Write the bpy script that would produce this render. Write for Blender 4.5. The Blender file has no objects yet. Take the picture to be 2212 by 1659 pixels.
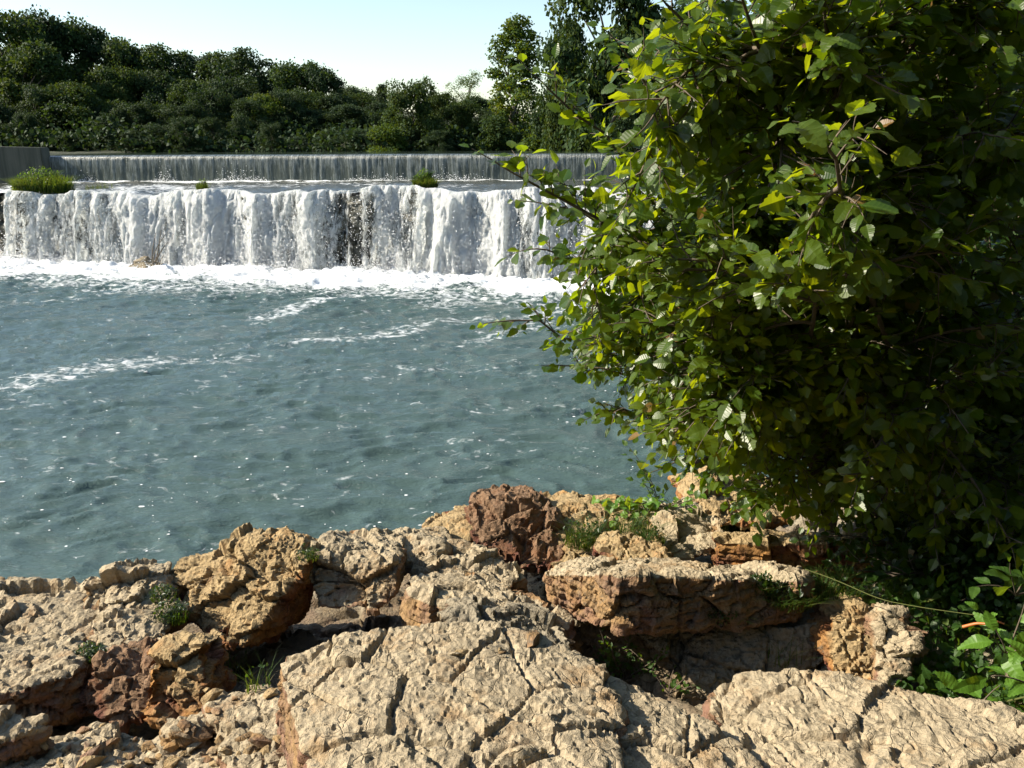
import bpy, bmesh, math, random
import numpy as np
from mathutils import Vector, Matrix

random.seed(7)
RNG = np.random.default_rng(11)
R = math.radians
scene = bpy.context.scene
COL = scene.collection

# ------------------------------------------------------------------ camera, sky, sun, exposure
EYE = 5.3                       # metres above the plunge pool
FOC = 1797.2                    # focal length in units of a 2212 wide picture
PITCH = math.atan(516 / FOC)
cam_data = bpy.data.cameras.new('camera')
cam = bpy.data.objects.new('camera', cam_data)
COL.objects.link(cam)
cam_data.sensor_width = 36
cam_data.lens = FOC / 2212 * 36
cam_data.clip_start = 0.05
cam_data.clip_end = 6000
cam.location = (0, 0, EYE)
cam.rotation_euler = (math.pi / 2 - PITCH, R(0.25), 0)
scene.camera = cam

SUN_AZ, SUN_EL = R(-90), R(35)  # azimuth from +Y, clockwise positive
world = bpy.data.worlds.new('World')
scene.world = world
world.use_nodes = True
wn = world.node_tree.nodes
wl = world.node_tree.links
bg = wn['Background']
sky = wn.new('ShaderNodeTexSky')
sky.sky_type = 'NISHITA'
sky.sun_disc = False
sky.sun_elevation = SUN_EL
sky.sun_rotation = SUN_AZ
sky.air_density = 1.2
sky.dust_density = 0.8
sky.ozone_density = 1.2
sky.altitude = 300
wl.new(sky.outputs[0], bg.inputs[0])
bg.inputs[1].default_value = 0.092

sun_data = bpy.data.lights.new('sun', 'SUN')
sun_data.energy = 5.0
sun_data.angle = R(0.5)
sun_data.color = (1.0, 0.9, 0.74)
sun = bpy.data.objects.new('sun', sun_data)
COL.objects.link(sun)
to_sun = Vector((math.sin(SUN_AZ) * math.cos(SUN_EL), math.cos(SUN_AZ) * math.cos(SUN_EL), math.sin(SUN_EL)))
sun.rotation_euler = to_sun.to_track_quat('Z', 'Y').to_euler()
sun.location = (-30, 20, 40)

scene.view_settings.view_transform = 'Standard'
scene.view_settings.look = 'None'
scene.view_settings.exposure = 1.25
scene.view_settings.gamma = 1.0
scene.view_settings.use_curve_mapping = False
scene.render.engine = 'CYCLES'
scene.cycles.use_denoising = True
scene.cycles.max_bounces = 6
scene.cycles.diffuse_bounces = 1
scene.cycles.transparent_max_bounces = 16
scene.cycles.transmission_bounces = 3
scene.cycles.caustics_reflective = False
scene.cycles.caustics_refractive = False

# ------------------------------------------------------------------ helpers
SP, CP = math.sin(PITCH), math.cos(PITCH)


def ray(u, v):
    a = (u - 1106) / FOC
    b = (829.5 - v) / FOC
    return np.array([a, CP + b * SP, -SP + b * CP])


def py(u, v, y):                # point of the sight line at distance y
    r = ray(u, v)
    return r * (y / r[1]) + np.array([0, 0, EYE])


def pz(u, v, z):                # point of the sight line at height z
    r = ray(u, v)
    return r * ((z - EYE) / r[2]) + np.array([0, 0, EYE])


def h32(ix, iy, iz, seed):
    h = (ix.astype(np.int64) * 374761393 + iy.astype(np.int64) * 668265263 + iz.astype(np.int64) * 2147483647 + seed * 1274126177) & 0xFFFFFFFF
    h = ((h ^ (h >> 13)) * 1274126177) & 0xFFFFFFFF
    h = ((h ^ (h >> 16)) * 2246822519) & 0xFFFFFFFF
    return ((h ^ (h >> 15)) & 0xFFFFFF).astype(np.float32) / 16777216.0


def vnoise(p, seed=0):          # value noise in -1..1, p is N x 3
    i = np.floor(p).astype(np.int64)
    f = (p - i).astype(np.float32)
    f = f * f * f * (f * (f * 6 - 15) + 10)
    out = np.zeros(len(p), np.float32)
    for dx in (0, 1):
        wx = f[:, 0] if dx else 1 - f[:, 0]
        for dy in (0, 1):
            wy = f[:, 1] if dy else 1 - f[:, 1]
            for dz in (0, 1):
                wz = f[:, 2] if dz else 1 - f[:, 2]
                out += wx * wy * wz * h32(i[:, 0] + dx, i[:, 1] + dy, i[:, 2] + dz, seed)
    return out * 2 - 1


def fbm(p, octv=4, seed=0, gain=0.5):
    out = np.zeros(len(p), np.float32)
    a, tot = 1.0, 0.0
    q = np.array(p, np.float64)
    for k in range(octv):
        out += a * vnoise(q, seed + k * 17)
        tot += a
        a *= gain
        q = q * 2.03 + 3.7
    return out / tot


def cells(p, seed=0):           # nearest jittered cell: F1, F2, offset to the cell point, three random numbers of the cell
    i = np.floor(p - 0.5).astype(np.int64)
    n = len(p)
    f1 = np.full(n, 9.0, np.float32)
    f2 = np.full(n, 9.0, np.float32)
    off = np.zeros((n, 3), np.float32)
    cid = np.zeros((n, 3), np.int64)
    for dx in (0, 1):
        for dy in (0, 1):
            for dz in (0, 1):
                c = i + np.array([dx, dy, dz])
                j = np.stack([h32(c[:, 0], c[:, 1], c[:, 2], seed + k) for k in (1, 2, 3)], 1)
                d = (p - (c + 0.5 + (j - 0.5) * 0.85)).astype(np.float32)
                r = np.sqrt((d * d).sum(1))
                near = r < f1
                f2 = np.where(near, f1, np.minimum(f2, r))
                f1 = np.where(near, r, f1)
                off[near] = d[near]
                cid[near] = c[near]
    rnd = np.stack([h32(cid[:, 0], cid[:, 1], cid[:, 2], seed + k) for k in (11, 12, 13)], 1)
    return f1, f2, off, rnd


def sstep(a, b, x):
    t = np.clip((x - a) / (b - a), 0, 1)
    return t * t * (3 - 2 * t)


def mesh_np(name, verts, faces, mat=None, smooth=False, attrs=None, uv=None):
    """verts N x 3, faces M x k (k constant)"""
    me = bpy.data.meshes.new(name)
    verts = np.ascontiguousarray(verts, np.float32)
    faces = np.ascontiguousarray(faces, np.int32)
    k = faces.shape[1]
    me.vertices.add(len(verts))
    me.vertices.foreach_set('co', verts.ravel())
    me.loops.add(faces.size)
    me.loops.foreach_set('vertex_index', faces.ravel())
    me.polygons.add(len(faces))
    me.polygons.foreach_set('loop_start', np.arange(0, faces.size, k, dtype=np.int32))
    me.update(calc_edges=True)
    me.polygons.foreach_set('use_smooth', np.full(len(faces), smooth, bool))
    for an, av in (attrs or {}).items():
        a = me.attributes.new(an, 'FLOAT', 'POINT')
        a.data.foreach_set('value', np.ascontiguousarray(av, np.float32))
    if uv is not None:
        l = me.uv_layers.new(name='UVMap')
        l.data.foreach_set('uv', np.ascontiguousarray(uv[faces.ravel()], np.float32).ravel())
    if mat:
        me.materials.append(mat)
    me.validate()
    return me


def link(name, me, parent=None, loc=None):
    o = bpy.data.objects.new(name, me)
    COL.objects.link(o)
    if parent:
        o.parent = parent
    if loc is not None:
        o.location = loc
    return o


def tag(o, label=None, cat=None, group=None, kind=None):
    if label: o['label'] = label
    if cat: o['category'] = cat
    if group: o['group'] = group
    if kind: o['kind'] = kind
    return o


def empty(name, loc, label, cat, group=None):
    o = link(name, None)
    o.location = loc
    o.empty_display_size = 0.2
    return tag(o, label, cat, group)


def grid_faces(nu, nv):
    i = np.arange(nu - 1)[:, None] * nv + np.arange(nv - 1)[None, :]
    i = i.ravel()
    return np.stack([i, i + nv, i + nv + 1, i + 1], 1)


def tube(pts, radii, seg=6):
    """tapered tube along pts; returns verts, quad faces"""
    pts = np.asarray(pts, float)
    n = len(pts)
    t = np.gradient(pts, axis=0)
    t /= np.linalg.norm(t, axis=1)[:, None] + 1e-9
    ref = np.array([0.3, 0.2, 0.93])
    a = np.cross(t, ref)
    a /= np.linalg.norm(a, axis=1)[:, None] + 1e-9
    b = np.cross(t, a)
    ang = np.linspace(0, 2 * math.pi, seg, endpoint=False)
    r = np.asarray(radii)[:, None, None]
    v = pts[:, None, :] + r * (a[:, None, :] * np.cos(ang)[None, :, None] + b[:, None, :] * np.sin(ang)[None, :, None])
    i = np.arange(n - 1)[:, None] * seg
    j = np.arange(seg)[None, :]
    f = np.stack([i + j, i + (j + 1) % seg, i + seg + (j + 1) % seg, i + seg + j], -1).reshape(-1, 4)
    return v.reshape(-1, 3), f


class Bag:                      # gathers pieces of one mesh
    def __init__(self): self.v, self.f, self.n = [], [], 0
    def add(self, v, f):
        self.v.append(v); self.f.append(f + self.n); self.n += len(v)
    def mesh(self, name, mat, smooth=True):
        return mesh_np(name, np.concatenate(self.v), np.concatenate(self.f), mat, smooth)


# ------------------------------------------------------------------ materials
class NT:
    def __init__(self, name):
        self.m = bpy.data.materials.new(name)
        self.m.use_nodes = True
        self.t = self.m.node_tree
        self.t.nodes.clear()
        self.out = self.t.nodes.new('ShaderNodeOutputMaterial')
    def n(self, typ, **kw):
        nd = self.t.nodes.new('ShaderNode' + typ)
        ins = kw.pop('ins', {})
        for k, v in kw.items(): setattr(nd, k, v)
        for k, v in ins.items(): self.set(nd.inputs[k], v)
        return nd
    def set(self, sock, v):
        if hasattr(v, 'is_output'): self.t.links.new(v, sock)
        else: sock.default_value = v
    def coords(self, which='Object', scale=(1, 1, 1), rot=(0, 0, 0)):
        tc = self.n('TexCoord')
        mp = self.n('Mapping', ins={'Scale': scale, 'Rotation': rot})
        self.t.links.new(tc.outputs[which], mp.inputs[0])
        return mp.outputs[0]
    def pos(self, scale=(1, 1, 1)):
        g = self.n('NewGeometry')
        mp = self.n('Mapping', ins={'Scale': scale})
        self.t.links.new(g.outputs['Position'], mp.inputs[0])
        return mp.outputs[0]
    def noise(self, vec, scale, detail=4, rough=0.55, dist=0.0):
        return self.n('TexNoise', ins={'Vector': vec, 'Scale': scale, 'Detail': detail, 'Roughness': rough, 'Distortion': dist}).outputs[0]
    def ramp(self, fac, stops, interp='LINEAR'):
        r = self.n('ValToRGB', ins={'Fac': fac})
        r.color_ramp.interpolation = interp
        el = r.color_ramp.elements
        while len(el) < len(stops): el.new(0.5)
        for e, (p, c) in zip(el, stops):
            e.position = p
            e.color = (c, c, c, 1) if not hasattr(c, '__len__') else (*c, 1)
        return r.outputs[0]
    def mix(self, fac, a, b, mode='MIX'):
        m = self.n('Mix', data_type='RGBA', blend_type=mode)
        self.set(m.inputs[0], fac)
        self.set(m.inputs[6], a if hasattr(a, 'is_output') else (*a, 1))
        self.set(m.inputs[7], b if hasattr(b, 'is_output') else (*b, 1))
        return m.outputs[2]
    def math(self, op, a, b=0.0, c=None, clamp=False):
        m = self.n('Math', operation=op, use_clamp=clamp)
        self.set(m.inputs[0], a); self.set(m.inputs[1], b)
        if c is not None: self.set(m.inputs[2], c)
        return m.outputs[0]
    def attr(self, name):
        return self.n('Attribute', attribute_name=name).outputs['Fac']
    def bump(self, h, strength, dist, normal=None):
        b = self.n('Bump', ins={'Height': h, 'Strength': strength, 'Distance': dist})
        if normal is not None: self.set(b.inputs['Normal'], normal)
        return b.outputs[0]
    def principled(self, **ins):
        return self.n('BsdfPrincipled', ins={k.replace('_', ' '): v for k, v in ins.items()}).outputs[0]
    def done(self, sh):
        self.t.links.new(sh, self.out.inputs['Surface'])
        return self.m


def rock_material(name, pale, stain, red, stain_amt, dark=(0.10, 0.085, 0.065), rough_scale=1.0):
    """bleached limestone whose broken sides are iron stained; 'top' is stored on the mesh (how level the face was cut)"""
    k = NT(name)
    p = k.pos()
    big = k.noise(p, 2.3, 4, 0.6)
    mid = k.noise(p, 9, 5, 0.65, 0.4)
    fine = k.noise(p, 60, 4, 0.7)
    grit = k.noise(p, 230, 3, 0.7)
    c = k.mix(k.ramp(mid, [(0.3, 0.0), (0.7, 1.0)]), [x * 0.72 for x in pale], pale)
    c = k.mix(k.ramp(fine, [(0.32, 0.75), (0.6, 0.0)]), c, (pale[0] * 0.62, pale[1] * 0.6, pale[2] * 0.58))
    c = k.mix(k.math('MULTIPLY', k.ramp(k.noise(p, 5.1, 5, 0.7), [(0.53, 0.0), (0.68, 1.0)]), 0.6), c, k.mix(k.ramp(k.noise(p, 3.1, 3, 0.6), [(0.52, 0.0), (0.62, 0.3)]), stain, red))
    st = k.mix(k.ramp(k.noise(p, 4.3, 4, 0.6), [(0.42, 0.0), (0.6, 1.0)]), stain, red)
    st = k.mix(k.ramp(mid, [(0.3, 0.5), (0.6, 0.0)]), st, dark)
    side = k.math('SUBTRACT', 1.0, k.attr('top'), clamp=True)
    s = k.math('MULTIPLY_ADD', k.math('SUBTRACT', big, 0.5), 1.6, side)
    s = k.ramp(s, [(0.38, 0.0), (0.62, 1.0)])
    c = k.mix(k.math('MULTIPLY', s, stain_amt), c, st)
    # dark lichen specks
    li = k.ramp(k.math('MULTIPLY', k.noise(p, 26, 6, 0.75), k.ramp(big, [(0.3, 0.7), (0.6, 1.08)])), [(0.57, 0.0), (0.66, 1.0)])
    c = k.mix(k.math('MULTIPLY', li, 0.7), c, (0.085, 0.08, 0.065))
    q = k.n('VectorMath', operation='ADD', ins={0: p, 1: k.n('VectorMath', operation='SCALE', ins={0: k.n('TexNoise', ins={'Vector': p, 'Scale': 8.0, 'Detail': 3}).outputs[1], 'Scale': 0.07}).outputs[0]}).outputs[0]
    vo = k.n('TexVoronoi', feature='DISTANCE_TO_EDGE', ins={'Vector': q, 'Scale': 13.0})
    crack = k.ramp(vo.outputs['Distance'], [(0.0, 1.0), (0.035, 0.0)])
    crack = k.math('MULTIPLY', crack, k.ramp(k.noise(p, 6.5, 3, 0.6), [(0.46, 0.0), (0.56, 1.0)]))
    c = k.mix(k.math('MULTIPLY', crack, 0.22), c, (0.06, 0.045, 0.03))
    cell = k.n('TexVoronoi', feature='F1', ins={'Vector': q, 'Scale': 30.0})
    flake = k.n('TexVoronoi', feature='SMOOTH_F1', ins={'Vector': q, 'Scale': 46.0, 'Smoothness': 0.15})
    c = k.mix(0.30, c, k.mix(1.0, c, k.ramp(k.n('SeparateColor', ins={0: cell.outputs['Color']}).outputs[0], [(0.0, 0.45), (1.0, 1.0)]), 'MULTIPLY'))
    h = k.math('MULTIPLY_ADD', fine, 0.8, k.math('MULTIPLY', grit, 0.45))
    h = k.math('MULTIPLY_ADD', flake.outputs['Distance'], 0.8, h)
    h = k.math('MULTIPLY_ADD', crack, -0.5, h)
    bmp = k.bump(h, 0.8, 0.016 * rough_scale)
    return k.done(k.principled(Base_Color=c, Roughness=0.92, Normal=bmp, **{'Specular_IOR_Level': 0.15}))


M = {}
CREAM = (0.46, 0.38, 0.255)
M['rock_pale'] = rock_material('pale limestone', CREAM, (0.27, 0.155, 0.060), (0.20, 0.095, 0.065), 0.85)
M['rock_warm'] = rock_material('warm limestone', (0.42, 0.31, 0.165), (0.34, 0.17, 0.052), (0.18, 0.062, 0.036), 0.97)
M['rock_red'] = rock_material('red stained limestone', (0.26, 0.165, 0.10), (0.17, 0.075, 0.035), (0.12, 0.042, 0.032), 0.98)
M['rock_grey'] = rock_material('grey limestone', (0.33, 0.285, 0.205), (0.21, 0.15, 0.085), (0.17, 0.10, 0.06), 0.7)


def wet_rock():
    k = NT('wet dark ledge rock')
    p = k.pos()
    c = k.mix(k.noise(p, 1.7, 5, 0.65), (0.028, 0.034, 0.026), (0.085, 0.078, 0.055))
    return k.done(k.principled(Base_Color=c, Roughness=0.35, Normal=k.bump(k.noise(p, 9, 6, 0.7), 0.7, 0.08)))


def soil():
    k = NT('bank soil and gravel')
    p = k.pos()
    c = k.mix(k.noise(p, 14, 6, 0.7), (0.06, 0.045, 0.03), (0.21, 0.155, 0.095))
    return k.done(k.principled(Base_Color=c, Roughness=0.95, Normal=k.bump(k.noise(p, 70, 4, 0.7), 0.7, 0.02)))


def concrete():
    k = NT('weathered concrete')
    p = k.pos()
    c = k.mix(k.noise(p, 0.8, 6, 0.65), (0.04, 0.046, 0.034), (0.10, 0.10, 0.078))
    st = k.ramp(k.noise(k.pos((2.2, 2.2, 0.15)), 1.5, 4, 0.6), [(0.45, 0.0), (0.65, 0.8)])
    c = k.mix(st, c, (0.03, 0.036, 0.026))
    return k.done(k.principled(Base_Color=c, Roughness=0.88, Normal=k.bump(k.noise(p, 12, 5, 0.6), 0.3, 0.03)))


def forest_floor():
    k = NT('ground litter and grass')
    p = k.pos()
    c = k.mix(k.noise(p, 0.35, 6, 0.7), (0.018, 0.026, 0.009), (0.045, 0.05, 0.018))
    return k.done(k.principled(Base_Color=c, Roughness=1.0, Normal=k.bump(k.noise(p, 3, 5, 0.7), 0.8, 0.2)))


def water(name, deep, foam_scale, rough=0.06, bump=0.35):
    k = NT(name)
    p = k.pos()
    foam = k.attr('foam')
    web = k.noise(k.pos((1.0, 1.5, 1.0)), foam_scale, 7, 0.68, 0.6)
    f = k.math('ADD', k.math('MULTIPLY', foam, 1.0), k.math('MULTIPLY', k.math('SUBTRACT', web, 0.5), 1.7))
    f = k.math('MULTIPLY', k.ramp(f, [(0.34, 0.0), (0.74, 1.0)]), k.ramp(foam, [(0.02, 0.0), (0.12, 1.0)]))
    n1 = k.bump(k.noise(k.pos((0.6, 1.5, 1.0)), 11.0, 5, 0.62, 0.3), bump, 0.045)
    n2 = k.bump(k.noise(k.pos((0.8, 1.2, 1.0)), 34.0, 3, 0.6), bump * 0.55, 0.01, n1)
    body = k.principled(Base_Color=(*deep, 1), Roughness=rough, IOR=1.333, Normal=n2, **{'Specular_IOR_Level': 0.5})
    fb = k.bump(k.noise(p, 14, 5, 0.7), 0.7, 0.06)
    white = k.principled(Base_Color=(0.72, 0.75, 0.76, 1), Roughness=0.65, Normal=fb)
    mx = k.n('MixShader', ins={0: f, 1: body, 2: white})
    return k.done(mx.outputs[0])


def fall_water(name, cov_lo, cov_hi, stretch, scale):
    """aerated falling water: white where dense, open between the strands; 'dens' is stored on the mesh"""
    k = NT(name)
    g = k.n('NewGeometry')
    uvc = k.n('TexCoord').outputs['UV']
    mp = k.n('Mapping', ins={'Scale': (1.0, 1.0 / stretch, 1.0)})
    k.set(mp.inputs[0], uvc)
    a = k.noise(mp.outputs[0], scale, 7, 0.80, 0.7)
    mp2 = k.n('Mapping', ins={'Scale': (1.0, 1.0 / (stretch * 2.2), 1.0)})
    k.set(mp2.inputs[0], uvc)
    b = k.noise(mp2.outputs[0], scale * 0.42, 4, 0.6, 0.2)
    d = k.math('ADD', k.attr('dens'), k.math('ADD', k.math('MULTIPLY', k.math('SUBTRACT', a, 0.5), 2.6), k.math('MULTIPLY', k.math('SUBTRACT', b, 0.5), 0.9)))
    f = k.ramp(d, [(cov_lo, 0.0), (cov_hi, 1.0)])
    bmp = k.bump(a, 1.0, 0.16)
    white = k.principled(Base_Color=k.mix(f, (0.50, 0.55, 0.54), (0.90, 0.92, 0.92)), Roughness=0.55, Normal=bmp)
    tl = k.n('BsdfTranslucent', ins={'Color': (0.88, 0.92, 0.90, 1), 'Normal': bmp})
    w = k.n('MixShader', ins={0: 0.5, 1: white, 2: tl.outputs[0]})
    tr = k.n('BsdfTransparent')
    mx = k.n('MixShader', ins={0: f, 1: tr.outputs[0], 2: w.outputs[0]})
    return k.done(mx.outputs[0])


def sheet_water():
    """thin sheet sliding down the face of the weir, pale ridges over a dark wet wall"""
    k = NT('thin water sheet')
    mp = k.n('Mapping', ins={'Scale': (1.0, 0.10, 1.0)})
    k.set(mp.inputs[0], k.n('TexCoord').outputs['UV'])
    a = k.noise(mp.outputs[0], 14.0, 5, 0.72, 0.1)
    mp2 = k.n('Mapping', ins={'Scale': (1.0, 0.35, 1.0)})
    k.set(mp2.inputs[0], k.n('TexCoord').outputs['UV'])
    b = k.noise(mp2.outputs[0], 16.0, 4, 0.7, 0.2)
    d = k.math('ADD', k.attr('dens'), k.math('ADD', k.math('MULTIPLY', k.math('SUBTRACT', a, 0.5), 2.0), k.math('MULTIPLY', k.math('SUBTRACT', b, 0.5), 0.8)))
    f = k.ramp(d, [(0.27, 0.0), (0.95, 1.0)])
    bmp = k.bump(a, 0.8, 0.08)
    dark = k.principled(Base_Color=(0.05, 0.06, 0.05, 1), Roughness=0.25, IOR=1.333, Normal=bmp)
    pale = k.principled(Base_Color=(0.22, 0.245, 0.24, 1), Roughness=0.35, Normal=bmp)
    mx = k.n('MixShader', ins={0: f, 1: dark, 2: pale})
    return k.done(mx.outputs[0])


def leaf_material(name, lo, hi, old, trans, gloss=0.35, veins=True, tfac=0.42, oldpos=0.86):
    k = NT(name)
    r = k.attr('rnd')
    c = k.ramp(r, [(0.0, lo), (oldpos - 0.06, hi), (oldpos, old), (1.0, old)])
    nrm = None
    if veins:
        uv = k.n('TexCoord').outputs['UV']
        sx = k.n('SeparateXYZ', ins={0: uv})
        ax = k.math('ABSOLUTE', sx.outputs[0])
        ph = k.math('MULTIPLY', k.math('SUBTRACT', sx.outputs[1], k.math('MULTIPLY', ax, 0.30)), 50.0)
        w = k.math('SINE', ph)
        rib = k.ramp(w, [(0.0, 0.0), (0.75, 0.0), (1.0, 1.0)])
        mid = k.ramp(ax, [(0.0, 1.0), (0.06, 0.0)])
        v = k.math('MAXIMUM', rib, mid)
        c = k.mix(k.math('MULTIPLY', v, 0.22), c, [min(1, x * 1.9 + 0.02) for x in hi])
        nrm = k.bump(k.math('MULTIPLY', w, 1.0), 0.13, 0.0015)
    ins = dict(Base_Color=c, Roughness=gloss)
    ins['Specular_IOR_Level'] = 0.45 if veins else 0.2
    if nrm is not None: ins['Normal'] = nrm
    b = k.principled(**ins)
    tc = k.mix(k.ramp(r, [(0.0, 0.0), (1.0, 1.0)]), trans, (trans[0] * 1.35, trans[1] * 0.95, trans[2]))
    tl = k.n('BsdfTranslucent', ins={'Color': tc})
    mx = k.n('MixShader', ins={0: tfac, 1: b, 2: tl.outputs[0]})
    return k.done(mx.outputs[0])


def bark(name, a, b):
    k = NT(name)
    p = k.pos((1, 1, 0.35))
    c = k.mix(k.noise(p, 30, 4, 0.6), a, b)
    return k.done(k.principled(Base_Color=c, Roughness=0.9, Normal=k.bump(k.noise(p, 60, 3, 0.6), 0.5, 0.01)))


def plain(name, c, rough=0.8):
    k = NT(name)
    p = k.pos()
    cc = k.mix(k.noise(p, 18, 4, 0.6), [x * 0.75 for x in c], c)
    return k.done(k.principled(Base_Color=cc, Roughness=rough))


M['wet'] = wet_rock()
M['soil'] = soil()
M['concrete'] = concrete()
M['floor'] = forest_floor()
M['pool'] = water('plunge pool water', (0.048, 0.078, 0.071), 3.2, 0.06, 0.75)
M['upper'] = water('slow water above the weir', (0.035, 0.05, 0.04), 2.0, 0.05, 0.12)
M['shelf'] = water('shallow water racing over the shelf', (0.05, 0.055, 0.045), 2.2, 0.1, 0.6)
M['fall_back'] = fall_water('falling water behind', 0.28, 0.80, 2.6, 6.5)
M['fall_front'] = fall_water('falling water in front', 0.52, 0.84, 3.0, 9.0)
M['sheet'] = sheet_water()
M['drop'] = plain('white spray', (0.9, 0.92, 0.93), 0.5)
M['leaf'] = leaf_material('glossy toothed leaf', (0.010, 0.040, 0.004), (0.048, 0.082, 0.006), (0.15, 0.075, 0.022), (0.31, 0.47, 0.007), 0.38, True, 0.42)
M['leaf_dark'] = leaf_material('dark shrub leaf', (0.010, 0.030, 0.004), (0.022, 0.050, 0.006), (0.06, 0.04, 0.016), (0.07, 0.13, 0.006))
M['leaf_weed'] = leaf_material('weed leaf', (0.016, 0.050, 0.006), (0.040, 0.090, 0.010), (0.11, 0.08, 0.025), (0.14, 0.26, 0.010), 0.5)
M['leaf_bright'] = leaf_material('bright young leaf', (0.05, 0.13, 0.012), (0.09, 0.19, 0.02), (0.12, 0.15, 0.02), (0.28, 0.42, 0.015), 0.45)
M['crown'] = leaf_material('forest foliage', (0.012, 0.032, 0.008), (0.030, 0.058, 0.010), (0.05, 0.066, 0.010), (0.07, 0.12, 0.010), 0.7, False, 0.25)
M['crown_blue'] = leaf_material('dark forest foliage', (0.009, 0.026, 0.009), (0.022, 0.044, 0.012), (0.03, 0.046, 0.012), (0.045, 0.085, 0.010), 0.7, False, 0.22)
M['crown_light'] = leaf_material('light forest foliage', (0.022, 0.052, 0.008), (0.050, 0.088, 0.011), (0.08, 0.095, 0.014), (0.13, 0.20, 0.010), 0.65, False, 0.32)
M['grass'] = leaf_material('grass blade', (0.022, 0.055, 0.008), (0.05, 0.09, 0.014), (0.13, 0.11, 0.04), (0.13, 0.20, 0.015), 0.55, False, 0.35)
M['bark'] = bark('grey brown bark', (0.05, 0.038, 0.026), (0.13, 0.10, 0.07))
M['bark_far'] = bark('far bark', (0.05, 0.042, 0.032), (0.10, 0.085, 0.065))
M['driftwood'] = bark('driftwood', (0.06, 0.05, 0.038), (0.15, 0.13, 0.10))
M['moss'] = plain('dry moss', (0.075, 0.085, 0.018), 1.0)
M['orange_stick'] = plain('peeled orange twig', (0.42, 0.12, 0.025), 0.5)

exec_parts = []
# ------------------------------------------------------------------ the lie of the land
def lip_y(x):
    p = np.stack([x * 0.22, x * 0 + 3.3, x * 0], 1)
    q = np.stack([x * 0.8, x * 0 + 9.1, x * 0], 1)
    return 41.3 - 0.265 * (x + 25.4) + 0.55 * vnoise(p, 5) + 0.38 * vnoise(q, 6) + 0.12 * vnoise(q * 3.3, 7)


def lip_z(x):
    q = np.stack([x * 0.55, x * 0 + 1.7, x * 0], 1)
    return 3.06 + 0.40 * sstep(-26, 4, x) + 0.17 * vnoise(q, 8) + 0.07 * vnoise(q * 3.1, 9)


def weir_y(x): return 47.0 - 0.06 * (x + 26)


WEIR_TOP = 4.80
UPPER = 4.86


def near_edge(x):               # how far the near rocks reach out before they drop into the pool
    return 5.45 + 1.05 * sstep(-0.4, 1.4, x) + 1.2 * sstep(3, 8, x) - 0.3 * sstep(0, -3, x)


def ground_z(x, y):
    p = np.stack([x * 0.05, y * 0.05, x * 0], 1)
    n = fbm(p, 3, 21)
    pool = np.full(len(x), -1.3)
    # near bank
    e = near_edge(x)
    bank = 2.62 + 0.56 * sstep(2.9, 2.0, y) + 0.30 * sstep(1.6, 3.0, x) - 0.30 * sstep(3.6, e, y)
    bank = np.where(y < 30, bank, -1.3)
    t = sstep(e + 1.6, e, y)
    z = pool + (bank - pool) * t
    # right bank of the pool and the high ground behind the shelf
    rb = sstep(22, 34, x)
    z = z + (4.2 + n - z) * rb
    lb = sstep(-34, -44, x) * sstep(2, 12, y)
    z = z + (5.2 + n - z) * lb
    # river bed above the falls
    up = sstep(-0.2, 0.6, y - (41.8 - 0.265 * (x + 25.4)))
    z = np.where(up > 0, z + (3.0 - z) * up * (1 - np.maximum(rb, lb)) + 0, z)
    # far bank rising to the wooded hill on the left
    far = sstep(70, 79, y - 0.06 * x)
    hill = 5.0 + 6.0 * sstep(84, 135, y) * sstep(40, -35, x) + 2.0 * n
    z = z + (hill - z) * far
    lb2 = sstep(-27.5, -31, x) * sstep(46.5, 48, y)
    z = z + (np.maximum(z, 5.0 + 0.6 * n) - z) * lb2
    rb2 = sstep(17, 24, x - 0.0 * y) * sstep(45, 50, y)
    z = z + (np.maximum(z, 5.1 + 0.5 * n) - z) * rb2
    return z


def axis_vals(a, b, dense0, dense1, step, grow=1.16):
    v = list(np.arange(dense0, dense1 + 1e-6, step))
    s = step
    while v[-1] < b:
        s *= grow; v.append(min(b, v[-1] + s))
    s = step
    while v[0] > a:
        s *= grow; v.insert(0, max(a, v[0] - s))
    return np.array(v)


gx = axis_vals(-2500, 2500, -48, 48, 1.2)
gy = axis_vals(-400, 4000, -4, 140, 1.2)
GX, GY = np.meshgrid(gx, gy, indexing='ij')
gz = ground_z(GX.ravel(), GY.ravel())
gz = np.where((np.abs(GX.ravel()) < 4.6) & (GY.ravel() < 7.5), gz - 0.45, gz)
link('ground', mesh_np('ground', np.stack([GX.ravel(), GY.ravel(), gz], 1), grid_faces(len(gx), len(gy)), M['floor'], True))['kind'] = 'structure'

# ------------------------------------------------------------------ plunge pool
NR, NC = 580, 540
ys = np.concatenate([4.6 * (26.0 / 4.6) ** np.linspace(0, 1, 350), np.linspace(26, 44, 231)[1:]])
ss = np.linspace(-1, 1, NC)
ss = ss * (0.72 + 0.28 * ss ** 2)
Y = np.repeat(ys[:, None], NC, 1)
X = ss[None, :] * (Y * 0.82 + 6.0)
px_, py_ = X.ravel(), Y.ravel()


def wave_h(x, y):
    p = np.stack([x, y, 0 * x], 1)
    w = fbm(p * 0.5, 3, 31) * 0.6
    w2 = fbm(p * 0.5 + 19, 3, 32) * 0.6
    h = np.zeros(len(x), np.float32)
    for lx, ly, a, sd in ((2.6, 1.15, 0.050, 1), (1.25, 0.45, 0.050, 2), (0.62, 0.22, 0.034, 3), (0.30, 0.12, 0.019, 4)):
        q = np.stack([(x + 0.25 * y + w) / lx, (y - 0.12 * x + w2) / ly, 0 * x + sd * 7.7], 1)
        nn = vnoise(q, 40 + sd)
        h += a * (1 - 2 * np.abs(nn)) if sd in (2, 3) else a * nn
    return h


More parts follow.
